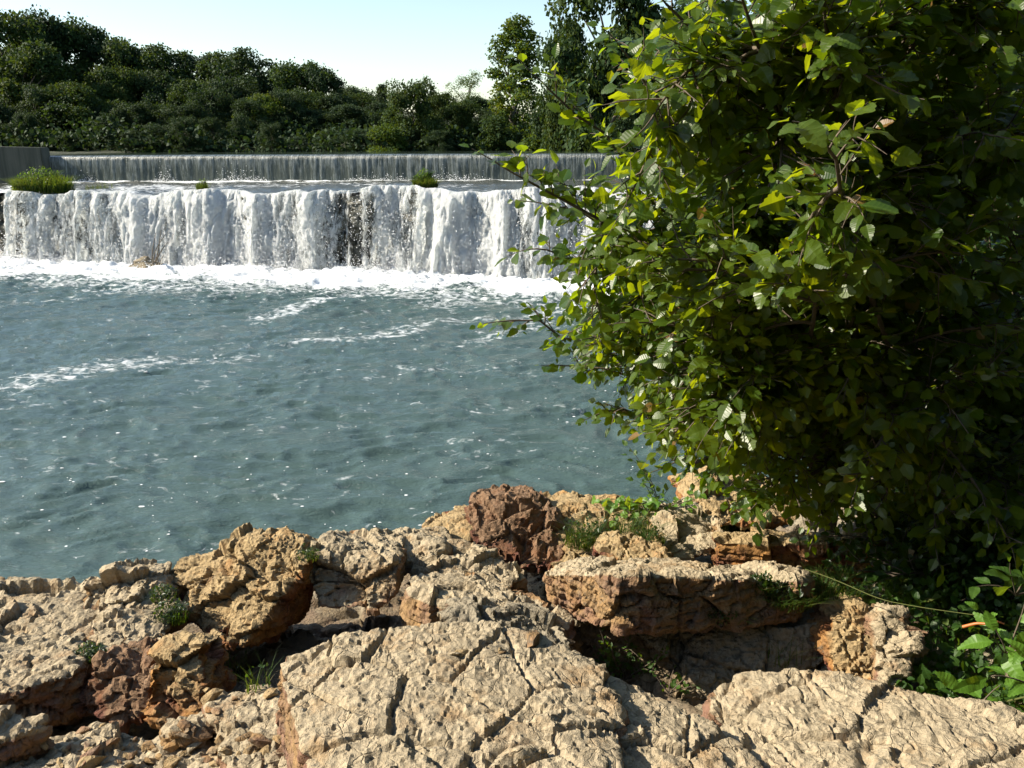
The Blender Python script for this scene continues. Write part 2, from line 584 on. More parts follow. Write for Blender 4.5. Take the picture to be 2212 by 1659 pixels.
def seg_dist(x, y, a, b):
    d = b - a
    t = np.clip(((x - a[0]) * d[0] + (y - a[1]) * d[1]) / (d @ d), 0, 1)
    return np.hypot(x - a[0] - t * d[0], y - a[1] - t * d[1])


wz = wave_h(px_, py_)
dfall = lip_y(px_) - 0.9 - py_
pn = fbm(np.stack([px_ * 0.45, py_ * 0.45, px_ * 0], 1), 3, 51)
pn2 = fbm(np.stack([px_ * 0.25, py_ * 0.9, px_ * 0], 1), 4, 52)
near_fall = sstep(6.6, 2.2, dfall + 2.6 * pn)
foam = near_fall * 0.80 * sstep(8.0, 2.0, dfall) + near_fall * 0.05
foam = np.maximum(foam, 0.42 * sstep(9.5, 4.5, dfall + 2.2 * pn))
streaks = [((-60, 850), (180, 800), 0.42, 1.5), ((180, 800), (330, 775), 0.44, 1.4), ((330, 775), (520, 765), 0.36, 1.4),
           ((640, 735), (760, 727), 0.42, 0.9), ((760, 727), (890, 713), 0.43, 0.9), ((560, 690), (700, 650), 0.44, 1.0), ((690, 650), (770, 640), 0.5, 0.9),
           ((880, 700), (1080, 690), 0.36, 1.0), ((1000, 745), (1200, 700), 0.36, 1.0), ((880, 790), (1130, 800), 0.30, 0.6),
           ((-30, 885), (110, 868), 0.36, 0.3), ((420, 840), (520, 800), 0.3, 0.5), ((1150, 690), (1330, 640), 0.45, 1.2), ((-100, 660), (200, 640), 0.3, 1.0)]
for a, b, st, wd in streaks:
    A, B = pz(*a, 0)[:2], pz(*b, 0)[:2]
    dd = seg_dist(px_, py_ + 0.9 * pn2, A, B)
    foam = np.maximum(foam, st * sstep(wd * 1.3, 0.0, dd))
foam = np.maximum(foam, 0.13 + 0.16 * pn2 * sstep(6, 14, py_))
turb = fbm(np.stack([px_ * 1.6, py_ * 1.6, px_ * 0 + 4], 1), 4, 53)
turb2 = fbm(np.stack([px_ * 4.5, py_ * 4.5, px_ * 0 + 4], 1), 3, 54)
boil = sstep(4.8, 0.2, dfall)
wz = wz * (1 + 0.8 * sstep(10, 3, dfall)) + boil * (0.06 + 0.30 * np.abs(turb) + 0.06 * turb2) + near_fall * 0.03 * turb2
keep = np.ones(len(wz), bool)
pool = link('plunge_pool_water', mesh_np('plunge_pool_water', np.stack([px_, py_, wz], 1), grid_faces(NR, NC), M['pool'], True, {'foam': foam}))
pool['kind'] = 'structure'

# flecks of foam riding on the pool
nf = 300
fv, ff = [], []
fu = RNG.uniform(-100, 1500, nf); fw = 640 + (1240 - 640) * RNG.random(nf) ** 0.9
clump = RNG.integers(0, 90, nf); loose_ = RNG.random(nf) < 0.45
cu, cw = RNG.uniform(-50, 1450, 90), RNG.uniform(650, 1200, 90)
fu = np.where(loose_, fu, cu[clump] + RNG.normal(size=nf) * 38); fw = np.where(loose_, fw, cw[clump] + RNG.normal(size=nf) * 7)
fw = np.clip(fw, 640, 1240)
th = np.linspace(0, 2 * math.pi, 6, endpoint=False)
for i in range(nf):
    c = pz(fu[i], fw[i], 0)
    r = 0.0055 * (1 + RNG.random() ** 4 * 3.5) * (0.6 + c[1] * 0.05)
    ring = np.stack([np.cos(th) * r * RNG.uniform(0.8, 2.4), np.sin(th) * r * RNG.uniform(0.6, 1.0), th * 0], 1)
    ring *= RNG.uniform(0.75, 1.2, 6)[:, None]
    fv.append((c, ring))
C = np.array([c for c, _ in fv])
hz = wave_h(C[:, 0], C[:, 1])
V = []
for (c, ring), h in zip(fv, hz):
    c = np.array([c[0], c[1], h + 0.004])
    V.append(np.vstack([ring + c, [c + np.array([0, 0, 0.008])]]))
V = np.concatenate(V)
F = np.concatenate([[[7 * i + j, 7 * i + (j + 1) % 6, 7 * i + 6] for j in range(6)] for i in range(nf)])
tag(link('foam_flecks', mesh_np('foam_flecks', V, F, M['drop'], True)), 'small white flecks of foam drifting on the green pool', 'foam', kind='stuff')

# ------------------------------------------------------------------ water above the weir
ux = np.linspace(-160, 120, 160); uy = np.linspace(0, 1, 90)
UX, UT = np.meshgrid(ux, uy, indexing='ij')
UY = weir_y(UX) + 0.25 + UT ** 1.6 * 120
uz = UPPER + 0.012 * fbm(np.stack([UX.ravel() * 0.6, UY.ravel() * 0.8, UX.ravel() * 0], 1), 3, 61)
link('river_water', mesh_np('river_water', np.stack([UX.ravel(), UY.ravel(), uz], 1), grid_faces(160, 90), M['upper'], True, {'foam': UX.ravel() * 0}))['kind'] = 'structure'

# ------------------------------------------------------------------ rock shelf under the falls (cliff and top)
nx = 620
lx = np.linspace(-36, 24, nx)
ly = lip_y(lx); lz = lip_z(lx)
prof = [(-14, -0.9, 0), (-7.0, -0.35, 0.1), (-3.5, -0.22, 0.2), (-1.6, -0.14, 0.3), (-0.6, -0.08, 0.4), (-0.1, -0.02, 0.5)]
nv = 46
tv = np.linspace(0, 1, nv)
cliff_o = 0.05 + 0.35 * np.sin(tv * 9.0) * tv * (1 - tv) * 2
VX, VY, VZ = [], [], []
for o, dz, _ in prof:
    VX.append(lx); VY.append(np.minimum(ly - o, weir_y(lx) + 0.3)); VZ.append(np.where(ly - o > weir_y(lx), 3.3, lz + dz * 0.3 - 0.12))
for t, o in zip(tv, cliff_o):
    VX.append(lx); VY.append(ly - o); VZ.append((lz - 0.12) * (1 - t) - 1.2 * t)
P = np.stack([np.array(VX).ravel(), np.array(VY).ravel(), np.array(VZ).ravel()], 1)
f1, f2, off, rnd = cells(P * np.array([0.8, 0.8, 1.7]) + 0.2 * fbm(P, 2, 71)[:, None], 72)
amt = np.repeat(([0.0] * 4 + [0.2, 0.6] + [1.0] * nv), nx)
d = ((rnd - 0.5) * off).sum(1) * 0.9 + (rnd[:, 0] - 0.5) * 0.5 + 0.12 * fbm(P * 3, 3, 73)
P[:, 1] -= d * amt * 0.8
P[:, 2] += 0.10 * fbm(P * 1.3, 3, 74) * (1 - amt * 0.5)
tag(link('rock_shelf', mesh_np('rock_shelf', P, grid_faces(len(prof) + nv, nx)[:, ::-1], M['wet'], False)), kind='structure')

# shallow water racing from the weir to the lip
ns = 60
sv = np.linspace(0, 1, ns)
LX = np.repeat(lx[None], ns, 0); T = np.repeat(sv[:, None], nx, 1)
wy = weir_y(lx) - 0.02
SY = wy[None] * (1 - T) + (ly[None] - 0.0) * T
SZ = 3.52 * (1 - T) + (lz[None] + 0.03) * T
q = np.stack([LX.ravel(), SY.ravel(), 0 * LX.ravel()], 1)
rap = fbm(q * np.array([0.9, 1.6, 1]), 4, 81)
rap2 = fbm(q * np.array([2.5, 4.0, 1]), 3, 82)
zz = SZ.ravel() + 0.07 * rap + 0.035 * rap2 + 0.03 * np.abs(rap)
distw = (wy[None] - SY).ravel()
patch = fbm(q * np.array([0.28, 0.3, 1]) + 5, 3, 83)
fo = 0.20 + 0.30 * patch + 0.75 * sstep(1.3, 0.1, distw + 0.5 * rap) + 0.16 * sstep(0.75, 1.0, T.ravel()) + 0.25 * sstep(-8, -24, q[:, 0]) * sstep(0.2, 0.6, T.ravel())
dark_zone = sstep(-3.0, 0.0, q[:, 0]) * 0.2
tag(link('shelf_water', mesh_np('shelf_water', np.stack([LX.ravel(), SY.ravel(), zz], 1), grid_faces(ns, nx)[:, ::-1], M['shelf'], True, {'foam': np.clip(fo - dark_zone, 0.0, 1)})), kind='structure')

# ------------------------------------------------------------------ the falls: plumes of white water side by side
fall = empty('waterfall', (float(lx[nx // 2]), float(ly[nx // 2]), 0), 'broad white waterfall pouring over the natural rock shelf into the pool', 'waterfall')
ucurve = np.array([(-500, -0.1), (-60, -0.50), (0, -0.50), (34, -0.48), (48, 0.12), (75, -0.14), (105, 0.10), (140, -0.02), (200, -0.02), (260, 0.03), (300, 0.18), (350, 0.22), (395, -0.02), (430, 0.16),
                   (500, 0.30), (570, 0.28), (625, 0.02), (690, 0.15), (735, -0.06), (775, -0.22), (810, 0.02), (850, 0.12), (900, -0.02), (955, 0.36), (990, 0.30), (1030, 0.08), (1090, 0.16),
                   (1130, -0.02), (1190, 0.06), (1250, 0.1), (1500, 0.0), (2600, 0.05)])


def fall_piece(x0, x1, layer, n_s, n_t, mat, push):
    x = np.linspace(x0, x1, n_s)
    y0 = lip_y(x); z0 = lip_z(x)
    dep = y0 * CP + EYE * SP
    uu = 1106 + FOC * x / dep
    base = np.interp(uu, ucurve[:, 0], ucurve[:, 1]) * 2.2 - 0.08
    t = np.linspace(0, 1, n_t)
    XX = np.repeat(x[:, None], n_t, 1)
    TT = np.repeat(t[None], n_s, 0)
    run = np.clip(TT / 0.16, 0, 1)
    dr = np.clip((TT - 0.16) / 0.84, 0, 1)
    H = z0[:, None] + 0.15
    spread = 0.75 + 0.35 * vnoise(np.stack([x * 0.7, x * 0 + layer, x * 0], 1), 91)[:, None]
    o = np.where(TT < 0.16, (run - 1) * 0.7, spread * np.sqrt(dr) * 1.05)
    Z = np.where(TT < 0.16, z0[:, None] + 0.06 + 0.10 * np.sin(run * 1.6), z0[:, None] + 0.15 - dr ** 1.05 * H)
    # the water slews a little to the left as it falls
    q = np.stack([XX.ravel(), (TT * 3.6).ravel(), XX.ravel() * 0 + layer * 5.3], 1)
    st1 = fbm(q * np.array([1.1, 0.35, 1]), 2, 92 + layer)
    st2 = fbm(q * np.array([3.2, 0.9, 1]), 3, 93 + layer)
    st3 = fbm(q * np.array([9.0, 3.5, 1]), 3, 94 + layer)
    body = np.clip(TT.ravel() / 0.12, 0.15, 1)
    out = o.ravel() + push * np.minimum(TT.ravel() * 4, 1) + body * (0.36 * (0.5 - np.abs(st1) * 2) + 0.20 * st2 + 0.13 * st3)
    dens = np.repeat(base[:, None], n_t, 1).ravel() + 0.74 + 0.25 * st1 + 0.52 * st2 - 0.5 * sstep(0.13, 0.0, TT.ravel()) + 0.12 * sstep(0.75, 1.0, TT.ravel())
    dens += 0.10 * sstep(0.35, 0.15, TT.ravel())
    Pp = np.stack([XX.ravel() - 0.12 * dr.ravel() + 0.05 * st2, np.repeat(y0[:, None], n_t, 1).ravel() - out, Z.ravel() + 0.05 * st3 * body], 1)
    uv = np.stack([XX.ravel() + layer * 3.1, TT.ravel() * 4.3], 1)
    return mesh_np('cascade', Pp, grid_faces(n_s, n_t)[:, ::-1], mat, True, {'dens': dens}, uv)


bounds = [-36, -25.2, -21.0, -17.2, -12.2, -7.6, -3.6, 0.2, 4.2, 24]
for i in range(len(bounds) - 1):
    a, b = bounds[i], bounds[i + 1]
    wide = b - a
    o = link('cascade', fall_piece(a, b, 1, int(wide / (0.055 if wide < 9 else 0.10)), 84, M['fall_back'], 0.0), fall)
    o.matrix_parent_inverse = fall.matrix_world.inverted()
    o.location = -np.array(fall.location)
for i in range(len(bounds) - 1):
    a, b = bounds[i], bounds[i + 1]
    wide = b - a
    o = link('veil', fall_piece(a, b, 2, int(wide / (0.055 if wide < 9 else 0.10)), 84, M['fall_front'], 0.16), fall)
    o.location = -np.array(fall.location)
for o in fall.children:
    o.matrix_parent_inverse.identity()


def droplets(name, centres, sizes, mat):
    n = len(centres)
    base = np.array([[1, 1, 1], [-1, -1, 1], [-1, 1, -1], [1, -1, -1]], float) / 1.7
    th = RNG.random((n, 3)) * 6.28
    cx, sx = np.cos(th), np.sin(th)
    Rm = np.zeros((n, 3, 3))
    Rm[:, 0, 0] = cx[:, 0]; Rm[:, 0, 1] = -sx[:, 0]; Rm[:, 1, 0] = sx[:, 0]; Rm[:, 1, 1] = cx[:, 0]; Rm[:, 2, 2] = 1
    V = np.einsum('nij,kj->nki', Rm, base) * (sizes[:, None, None] * RNG.uniform(0.5, 1.5, (n, 1, 3))) + centres[:, None, :]
    F = (np.arange(n)[:, None, None] * 4 + np.array([[0, 1, 2], [0, 3, 1], [0, 2, 3], [1, 3, 2]])[None]).reshape(-1, 3)
    return mesh_np(name, V.reshape(-1, 3), F, mat, True)


n = 42000
x = RNG.uniform(-34, 14, n)
t = RNG.beta(1.6, 1.2, n)
o_ = 0.2 + 0.95 * np.sqrt(t) + RNG.exponential(0.13, n) + 0.2 * vnoise(np.stack([x * 2, t * 2, x * 0], 1), 99)
c = np.stack([x - 0.1 * t, lip_y(x) - o_, (lip_z(x) + 0.12) * (1 - t) + 0.05], 1)
dn = np.interp(1106 + FOC * x / (lip_y(x) * CP + EYE * SP), ucurve[:, 0], ucurve[:, 1]) + 0.3 * vnoise(np.stack([x * 3, t * 1.2, x * 0], 1), 98)
k_ = RNG.random(n) < np.clip(0.42 + dn * 1.2, 0.03, 1)
c, n = c[k_], k_.sum()
m = 46000                       # splash thrown up along the foot of the falls
x2 = RNG.uniform(-34, 14, m)
pl = np.clip(0.5 + 1.1 * vnoise(np.stack([x2 * 0.6, x2 * 0, x2 * 0], 1), 97), 0.05, 1.5)
c2 = np.stack([x2, lip_y(x2) - 0.7 - RNG.exponential(0.8, m) , 0.05 + RNG.exponential(0.30, m) * pl], 1)
cc = np.concatenate([c, c2])
sp = link('spray', droplets('spray', cc - np.array(fall.location), RNG.uniform(0.008, 0.032, len(cc)), M['drop']), fall)
sp['kind'] = 'stuff'

# ------------------------------------------------------------------ the weir
weir = empty('weir', (0, float(weir_y(np.array([0.0]))[0]), 3.0), 'long low concrete weir with a thin sheet of water sliding down its face', 'weir')
WO = np.array(weir.location)
wx = np.linspace(-26.6, 26, 900)
wp = [(4.0, 2.6), (4.0, WEIR_TOP), (0.2, WEIR_TOP), (0.05, WEIR_TOP - 0.06), (0.0, WEIR_TOP - 0.2), (-0.05, 2.6)]
b = Bag()
vv = np.concatenate([np.stack([wx[::30], weir_y(wx[::30]) + o, wx[::30] * 0 + z], 1) for o, z in wp])
b.add(vv - WO, grid_faces(len(wp), len(wx[::30])))
link('wall', b.mesh('weir_wall', M['concrete'], False), weir)
nt = 30
tt2 = np.linspace(0, 1, nt)
oo = np.interp(tt2, [0, 0.12, 0.2, 0.3, 1], [0.9, 0.25, 0.04, -0.03, -0.16])
zz2 = np.interp(tt2, [0, 0.12, 0.2, 0.3, 1], [UPPER + 0.012, UPPER - 0.005, UPPER - 0.07, UPPER - 0.22, 3.45])
WX = np.repeat(wx[:, None], nt, 1); WT = np.repeat(tt2[None], len(wx), 0)
q = np.stack([WX.ravel(), WT.ravel(), WX.ravel() * 0], 1)
rid = fbm(q * np.array([6.0, 1.0, 1]), 3, 111)
rid2 = fbm(q * np.array([1.1, 0.6, 1]), 3, 112)
inn = np.repeat(sstep(0.15, 0.35, tt2)[None], len(wx), 0).ravel()
Pw = np.stack([WX.ravel(), weir_y(WX.ravel()) + np.repeat(oo[None], len(wx), 0).ravel() - 0.03 - inn * (0.045 * rid + 0.02 * rid2), np.repeat(zz2[None], len(wx), 0).ravel()], 1)
dw = 0.48 + 0.25 * rid + 0.10 * rid2 - 0.26 * sstep(0.3, 0.75, WT.ravel()) + 0.05 * sstep(0.1, 0.25, WT.ravel()) - 0.5 * sstep(0.14, 0.05, WT.ravel())
dw += 0.5 * np.exp(-((q[:, 0] + 5.45 + 0.03 * WT.ravel()) / 0.09) ** 2)
link('water_sheet', mesh_np('weir_sheet', Pw - WO, grid_faces(len(wx), nt)[:, ::-1], M['sheet'], True, {'dens': dw}, np.stack([WX.ravel(), WT.ravel() * 1.5], 1)), weir)
m = 6000
x2 = RNG.uniform(-26, 16, m)
pl = np.clip(-0.05 + 1.6 * fbm(np.stack([x2 * 0.35, x2 * 0, x2 * 0], 1), 2, 115), 0.0, 1.0)
pl = np.maximum(pl, 1.0 * np.exp(-((x2 + 18.7) / 0.5) ** 2)); pl = np.maximum(pl, 0.65 * np.exp(-((x2 + 23) / 0.6) ** 2))
pl = np.maximum(pl, 0.45 * np.exp(-((x2 + 15.5) / 0.5) ** 2)) * sstep(3, -4, x2) + 0.04
c2 = np.stack([x2, weir_y(x2) - 0.25 - RNG.exponential(0.2, m), 3.5 + RNG.exponential(0.22, m) * pl], 1)
k_ = RNG.random(m) < 0.25 + pl
sp = link('spray', droplets('weir_spray', c2[k_] - WO, RNG.uniform(0.010, 0.030, k_.sum()), M['drop']), weir)
sp['kind'] = 'stuff'

# concrete abutment on the left of the weir
a0 = py(108, 400, 46.6); aw = []
top0 = py(108, 314, 46.4)[2]; top1 = py(-10, 311, 46.0)[2]
bm = bmesh.new()
xs = [-46, -33, a0[0]]
for x_, zt in zip(xs, (top1 + 0.4, top1 + 0.12, top0)):
    for y_ in (46.2, 47.1):
        bm.verts.new((x_, y_ - (x_ - a0[0]) * 0.0, 2.4)); bm.verts.new((x_, y_, zt))
bm.verts.ensure_lookup_table()
v = bm.verts
for i in (0, 4):
    bm.faces.new((v[i], v[i + 4], v[i + 5], v[i + 1])); bm.faces.new((v[i + 2], v[i + 3], v[i + 7], v[i + 6])); bm.faces.new((v[i + 1], v[i + 5], v[i + 7], v[i + 3]))
bm.faces.new((v[8], v[10], v[11], v[9])); bm.faces.new((v[0], v[1], v[3], v[2]))
bmesh.ops.recalc_face_normals(bm, faces=bm.faces)
bmesh.ops.bevel(bm, geom=[e for e in bm.edges if e.calc_length() > 0.5], offset=0.05, segments=2, affect='EDGES')
me = bpy.data.meshes.new('abutment'); bm.to_mesh(me); bm.free(); me.materials.append(M['concrete'])
tag(link('concrete_abutment', me), 'plain grey concrete abutment wall at the left end of the weir', 'wall')
# ------------------------------------------------------------------ rocks
def chip(P, N, seed, sizes=(0.34, 0.12, 0.045), amps=(0.30, 0.30, 0.26), flat=1.5, fine=0.006, bed=0.014, flake=0.75, joints=1.0):
    q = P + 0.05 * np.stack([fbm(P * 3.1 + k * 9, 3, seed + k) for k in range(3)], 1)
    q0 = q.copy()
    d = np.zeros(len(P), np.float32)
    for k, (s, a) in enumerate(zip(sizes, amps)):
        sc = np.array([1, 1, flat]) / s
        f1, f2, off, rnd = cells(q * sc + seed * 1.7 + k * 31, seed + 100 * k)
        slope = ((rnd - 0.5) * 2 * off).sum(1)
        rough = 1.0 if k == 0 else sstep(-0.35, 0.35, fbm(P * 2.6 + k * 5, 2, seed + 300 + k)) * 1.05 + 0.10
        d += rough * (s * a * (0.66 * slope + 0.40 * (rnd[:, 0] - 0.5))) - s * 0.075 * sstep(0.05, 0.0, f2 - f1)
        q = q + 0.3 * s * (rnd - 0.5)
    # straight joints across the beds
    for ang, gap, dep in ((0.55 + (seed % 7) * 0.12, 0.47, 0.020), (2.05 + (seed % 5) * 0.13, 0.71, 0.017), (1.25, 0.26, 0.008)):
        u_ = (P[:, 0] * math.cos(ang) + P[:, 1] * math.sin(ang) + 0.12 * fbm(P * 2.2, 4, seed + 500)) / gap + seed * 0.37
        dist = np.abs(u_ - np.round(u_)) * gap
        msk = sstep(0.0, 0.2, fbm(P * 2.1 + ang * 7, 2, seed + 501))
        d -= joints * dep * msk * sstep(0.012, 0.002, dist)
    # flaking layers: small terraces with crisp edges
    for sc_, st_, m_ in ((2.2, 0.018, 4.0), (6.0, 0.010, 3.2), (15.0, 0.0028, 2.0)):
        t = fbm(q0 * np.array([1, 1, 1.3]) * sc_, 3, seed + 400) * m_ + 20
        fr = t - np.floor(t)
        d += flake * st_ * (sstep(0.0, 0.14, fr) - fr)
    d += fine * fbm(P * 42, 3, seed + 7) * 1.6
    # bedding planes on the sides
    side = 1 - np.abs(N[:, 2])
    zb = (P[:, 2] + 0.03 * fbm(P * 2.5, 2, seed + 9)) / 0.055
    d -= bed * side * (np.abs((zb % 1) - 0.5) * 2) ** 4
    return d


def build_rock(hulls, voxel, seed, mat, bev=0.03, **kw):
    bm = bmesh.new()
    for pts in hulls:
        vs = [bm.verts.new(Vector(p)) for p in pts]
        r = bmesh.ops.convex_hull(bm, input=vs)
        bmesh.ops.delete(bm, geom=list({g for g in r['geom_interior'] + r['geom_unused'] if isinstance(g, bmesh.types.BMVert)}), context='VERTS')
    me = bpy.data.meshes.new('rock'); bm.to_mesh(me); bm.free()
    o = bpy.data.objects.new('tmp', me); COL.objects.link(o)
    md = o.modifiers.new('r', 'REMESH'); md.mode = 'VOXEL'; md.voxel_size = voxel
    sm = o.modifiers.new('s', 'SMOOTH'); sm.iterations = max(2, int(bev / voxel * 2)); sm.factor = 0.5
    ev = o.evaluated_get(bpy.context.evaluated_depsgraph_get())
    m2 = bpy.data.meshes.new_from_object(ev)
    bpy.data.objects.remove(o); bpy.data.meshes.remove(me)
    n = len(m2.vertices)
    P = np.empty(n * 3, np.float32); m2.vertices.foreach_get('co', P); P = P.reshape(-1, 3).astype(np.float64)
    N = np.empty(n * 3, np.float32); m2.vertices.foreach_get('normal', N); N = N.reshape(-1, 3)
    d = chip(P, N, seed, **kw)
    P = P + N * d[:, None] + np.stack([fbm(P * 7 + 40, 2, seed + 61), fbm(P * 7 + 80, 2, seed + 62), 0 * d], 1) * 0.008
    m2.vertices.foreach_set('co', P.astype(np.float32).ravel())
    a = m2.attributes.new('top', 'FLOAT', 'POINT')
    a.data.foreach_set('value', np.clip((N[:, 2] - 0.25) * 1.6 + 0.1, 0, 1).astype(np.float32))
    m2.polygons.foreach_set('use_smooth', np.ones(len(m2.polygons), bool))
    m2.materials.clear(); m2.materials.append(mat)
    m2.update()
    m2.set_sharp_from_angle(angle=R(26))
    m2.update()
    return m2


def rock(name, label, hulls, voxel, seed, mat, group=None, **kw):
    o = link(name, build_rock(hulls, voxel, seed, M[mat], **kw))
    me = o.data
    c = np.mean(np.concatenate([np.array(h) for h in hulls]), 0)
    lo = min(p[2] for h in hulls for p in h)
    c[2] = lo
    me.transform(Matrix.Translation(-Vector(c)))
    o.location = c
    return tag(o, label, 'rock', group)


def plate(outline, z, thick, spread=0.06, dz=None):
    """points of a slab: top outline given as sight-line points at height z (or per-point heights), bottom a little wider"""
    zs = [z] * len(outline) if not hasattr(z, '__len__') else z
    top = np.array([pz(u, v, zz) for (u, v), zz in zip(outline, zs)])
    c = top.mean(0)
    bot = c + (top - c) * (1 + spread)
    bot[:, 2] = top[:, 2].min() - thick
    return np.vstack([top, bot])


def block(pts, back, drop=0.0):
    """points of a boulder: the seen points (u, v, y) and their copies further back, lower and shrunk"""
    f = np.array([py(u, v, y) for u, v, y in pts])
    c = f.mean(0)
    b = c + (f - c) * np.array([0.86, 1, 0.82])
    b[:, 1] = f[:, 1].mean() + back
    b[:, 2] -= drop
    return np.vstack([f, b])


# --- the two big slabs in front
rock('limestone_slab', 'large pale cracked limestone slab sloping across the bottom of the picture, red broken end on its left',
     [plate([(592, 1425), (720, 1375), (900, 1348), (1060, 1345), (1130, 1365), (1215, 1405), (1290, 1450), (1330, 1500), (1340, 1600), (1330, 1800), (700, 1800), (672, 1690), (640, 1560)],
            [3.66, 3.69, 3.70, 3.68, 3.66, 3.64, 3.62, 3.62, 3.64, 3.68, 3.70, 3.70, 3.69], 0.62, 0.05),
      plate([(1120, 1370), (1300, 1452), (1400, 1492), (1500, 1545), (1590, 1605), (1660, 1680), (1680, 1850), (1000, 1850)],
            [3.62, 3.58, 3.56, 3.55, 3.54, 3.54, 3.56, 3.66], 0.6, 0.03)],
     0.0085, 3, 'rock_pale', sizes=(0.30, 0.10, 0.038), amps=(0.11, 0.12, 0.15), flat=1.2, fine=0.004, flake=0.5)
rock('limestone_slab', 'flatter tan limestone slab filling the bottom right corner below the weeds',
     [plate([(1530, 1490), (1590, 1452), (1700, 1445), (1830, 1470), (1930, 1510), (2050, 1545), (2212, 1560), (2420, 1590), (2450, 1860), (1620, 1860), (1560, 1640)],
            [3.44, 3.47, 3.50, 3.51, 3.50, 3.49, 3.50, 3.52, 3.58, 3.50, 3.44], 0.5, 0.04)],
     0.0095, 14, 'rock_pale', sizes=(0.34, 0.13, 0.042), amps=(0.11, 0.12, 0.15), flat=1.3, fine=0.004, flake=0.5)
rock('limestone_slab', 'low broken pale ledge of thin plates at the left foot of the big slab',
     [plate([(428, 1510), (470, 1490), (575, 1480), (640, 1530), (650, 1620), (690, 1760), (520, 1760), (470, 1640)], [3.30, 3.30, 3.33, 3.35, 3.34, 3.36, 3.30, 3.27], 0.4, 0.06)],
     0.010, 25, 'rock_pale', sizes=(0.22, 0.08, 0.035), amps=(0.24, 0.30, 0.28), flat=2.2)
rock('limestone_rock', 'squarish pale rock with a pink end in the bottom left corner',
     [plate([(-60, 1545), (20, 1530), (90, 1548), (95, 1580), (0, 1610), (-60, 1620)], [3.36, 3.37, 3.34, 3.30, 3.30, 3.33], 0.3, 0.04)],
     0.010, 31, 'rock_pale', sizes=(0.18, 0.07, 0.03))
rock('limestone_rock', 'narrow wedge of pale stone lying on the rubble beside the low broken ledge',
     [plate([(345, 1575), (380, 1548), (440, 1538), (446, 1560), (400, 1585), (350, 1592)], 3.28, 0.12, 0.1)],
     0.008, 37, 'rock_pale', sizes=(0.16, 0.06, 0.03))
rock('limestone_rock', 'flat rubble ledge breaking up along the bottom left edge',
     [plate([(90, 1600), (200, 1575), (330, 1590), (470, 1610), (520, 1680), (520, 1800), (-80, 1800), (-80, 1660)], [3.19, 3.2, 3.22, 3.22, 3.23, 3.26, 3.26, 3.2], 0.3, 0.05)],
     0.011, 41, 'rock_pale', sizes=(0.2, 0.085, 0.04), amps=(0.34, 0.42, 0.34), flat=2.2)

# --- left side ledges
rock('limestone_ledge', 'long pale ledge at the left edge sloping up from the water line',
     [plate([(-160, 1275), (0, 1252), (80, 1262), (190, 1252), (330, 1262), (345, 1330), (290, 1345), (170, 1372), (60, 1385), (-160, 1400)],
            [2.92, 2.94, 2.92, 2.95, 2.97, 2.98, 2.98, 2.97, 2.96, 2.96], 0.8, 0.1)],
     0.014, 52, 'rock_pale', sizes=(0.34, 0.12, 0.05), amps=(0.22, 0.28, 0.26), flat=1.8)
rock('limestone_rock', 'small angular cream boulder perched on the left ledge, left of the mossy gap',
     [block([(172, 1290, 3.95), (185, 1258, 4.0), (225, 1238, 4.05), (300, 1240, 4.05), (338, 1262, 4.0), (345, 1300, 3.9), (300, 1325, 3.8), (225, 1340, 3.8), (180, 1320, 3.85)], 0.4, 0.1)],
     0.010, 57, 'rock_pale', sizes=(0.2, 0.10, 0.04), amps=(0.5, 0.4, 0.3))
rock('limestone_slab', 'pale flat-topped slab at the left edge overhanging a dark hollow',
     [plate([(-160, 1400), (0, 1372), (100, 1360), (172, 1368), (182, 1410), (160, 1450), (60, 1478), (-160, 1520)], [3.08, 3.08, 3.07, 3.06, 3.07, 3.1, 3.12, 3.12], 0.16, -0.02),
      plate([(-160, 1420), (0, 1390), (150, 1385), (140, 1430), (40, 1450), (-160, 1490)], 2.96, 0.5, 0.0)],
     0.012, 63, 'rock_pale', sizes=(0.3, 0.12, 0.05), amps=(0.18, 0.22, 0.24), flat=1.8)
rock('limestone_rock', 'pale rounded stone between the overhanging slab and the rusty boulder',
     [block([(178, 1395, 3.55), (190, 1350, 3.6), (260, 1340, 3.65), (340, 1345, 3.7), (345, 1385, 3.55), (300, 1400, 3.45), (220, 1410, 3.45)], 0.35, 0.05)],
     0.011, 67, 'rock_pale', sizes=(0.22, 0.1, 0.04), amps=(0.4, 0.35, 0.3))
rock('limestone_rock', 'purplish red broken rock in the hollow left of the orange brown one',
     [block([(160, 1540, 3.1), (190, 1440, 3.15), (230, 1405, 3.25), (300, 1412, 3.25), (325, 1450, 3.15), (320, 1540, 3.05), (250, 1570, 3.0)], 0.35, 0.1)],
     0.010, 71, 'rock_red', sizes=(0.24, 0.1, 0.04), amps=(0.45, 0.4, 0.3))
rock('limestone_rock', 'orange brown upright rock below the rusty boulder at left centre',
     [block([(300, 1450, 3.1), (330, 1395, 3.2), (390, 1375, 3.25), (425, 1395, 3.2), (432, 1470, 3.1), (430, 1560, 3.02), (320, 1565, 3.02)], 0.35, 0.1)],
     0.010, 75, 'rock_warm', sizes=(0.26, 0.1, 0.04), amps=(0.4, 0.35, 0.3))

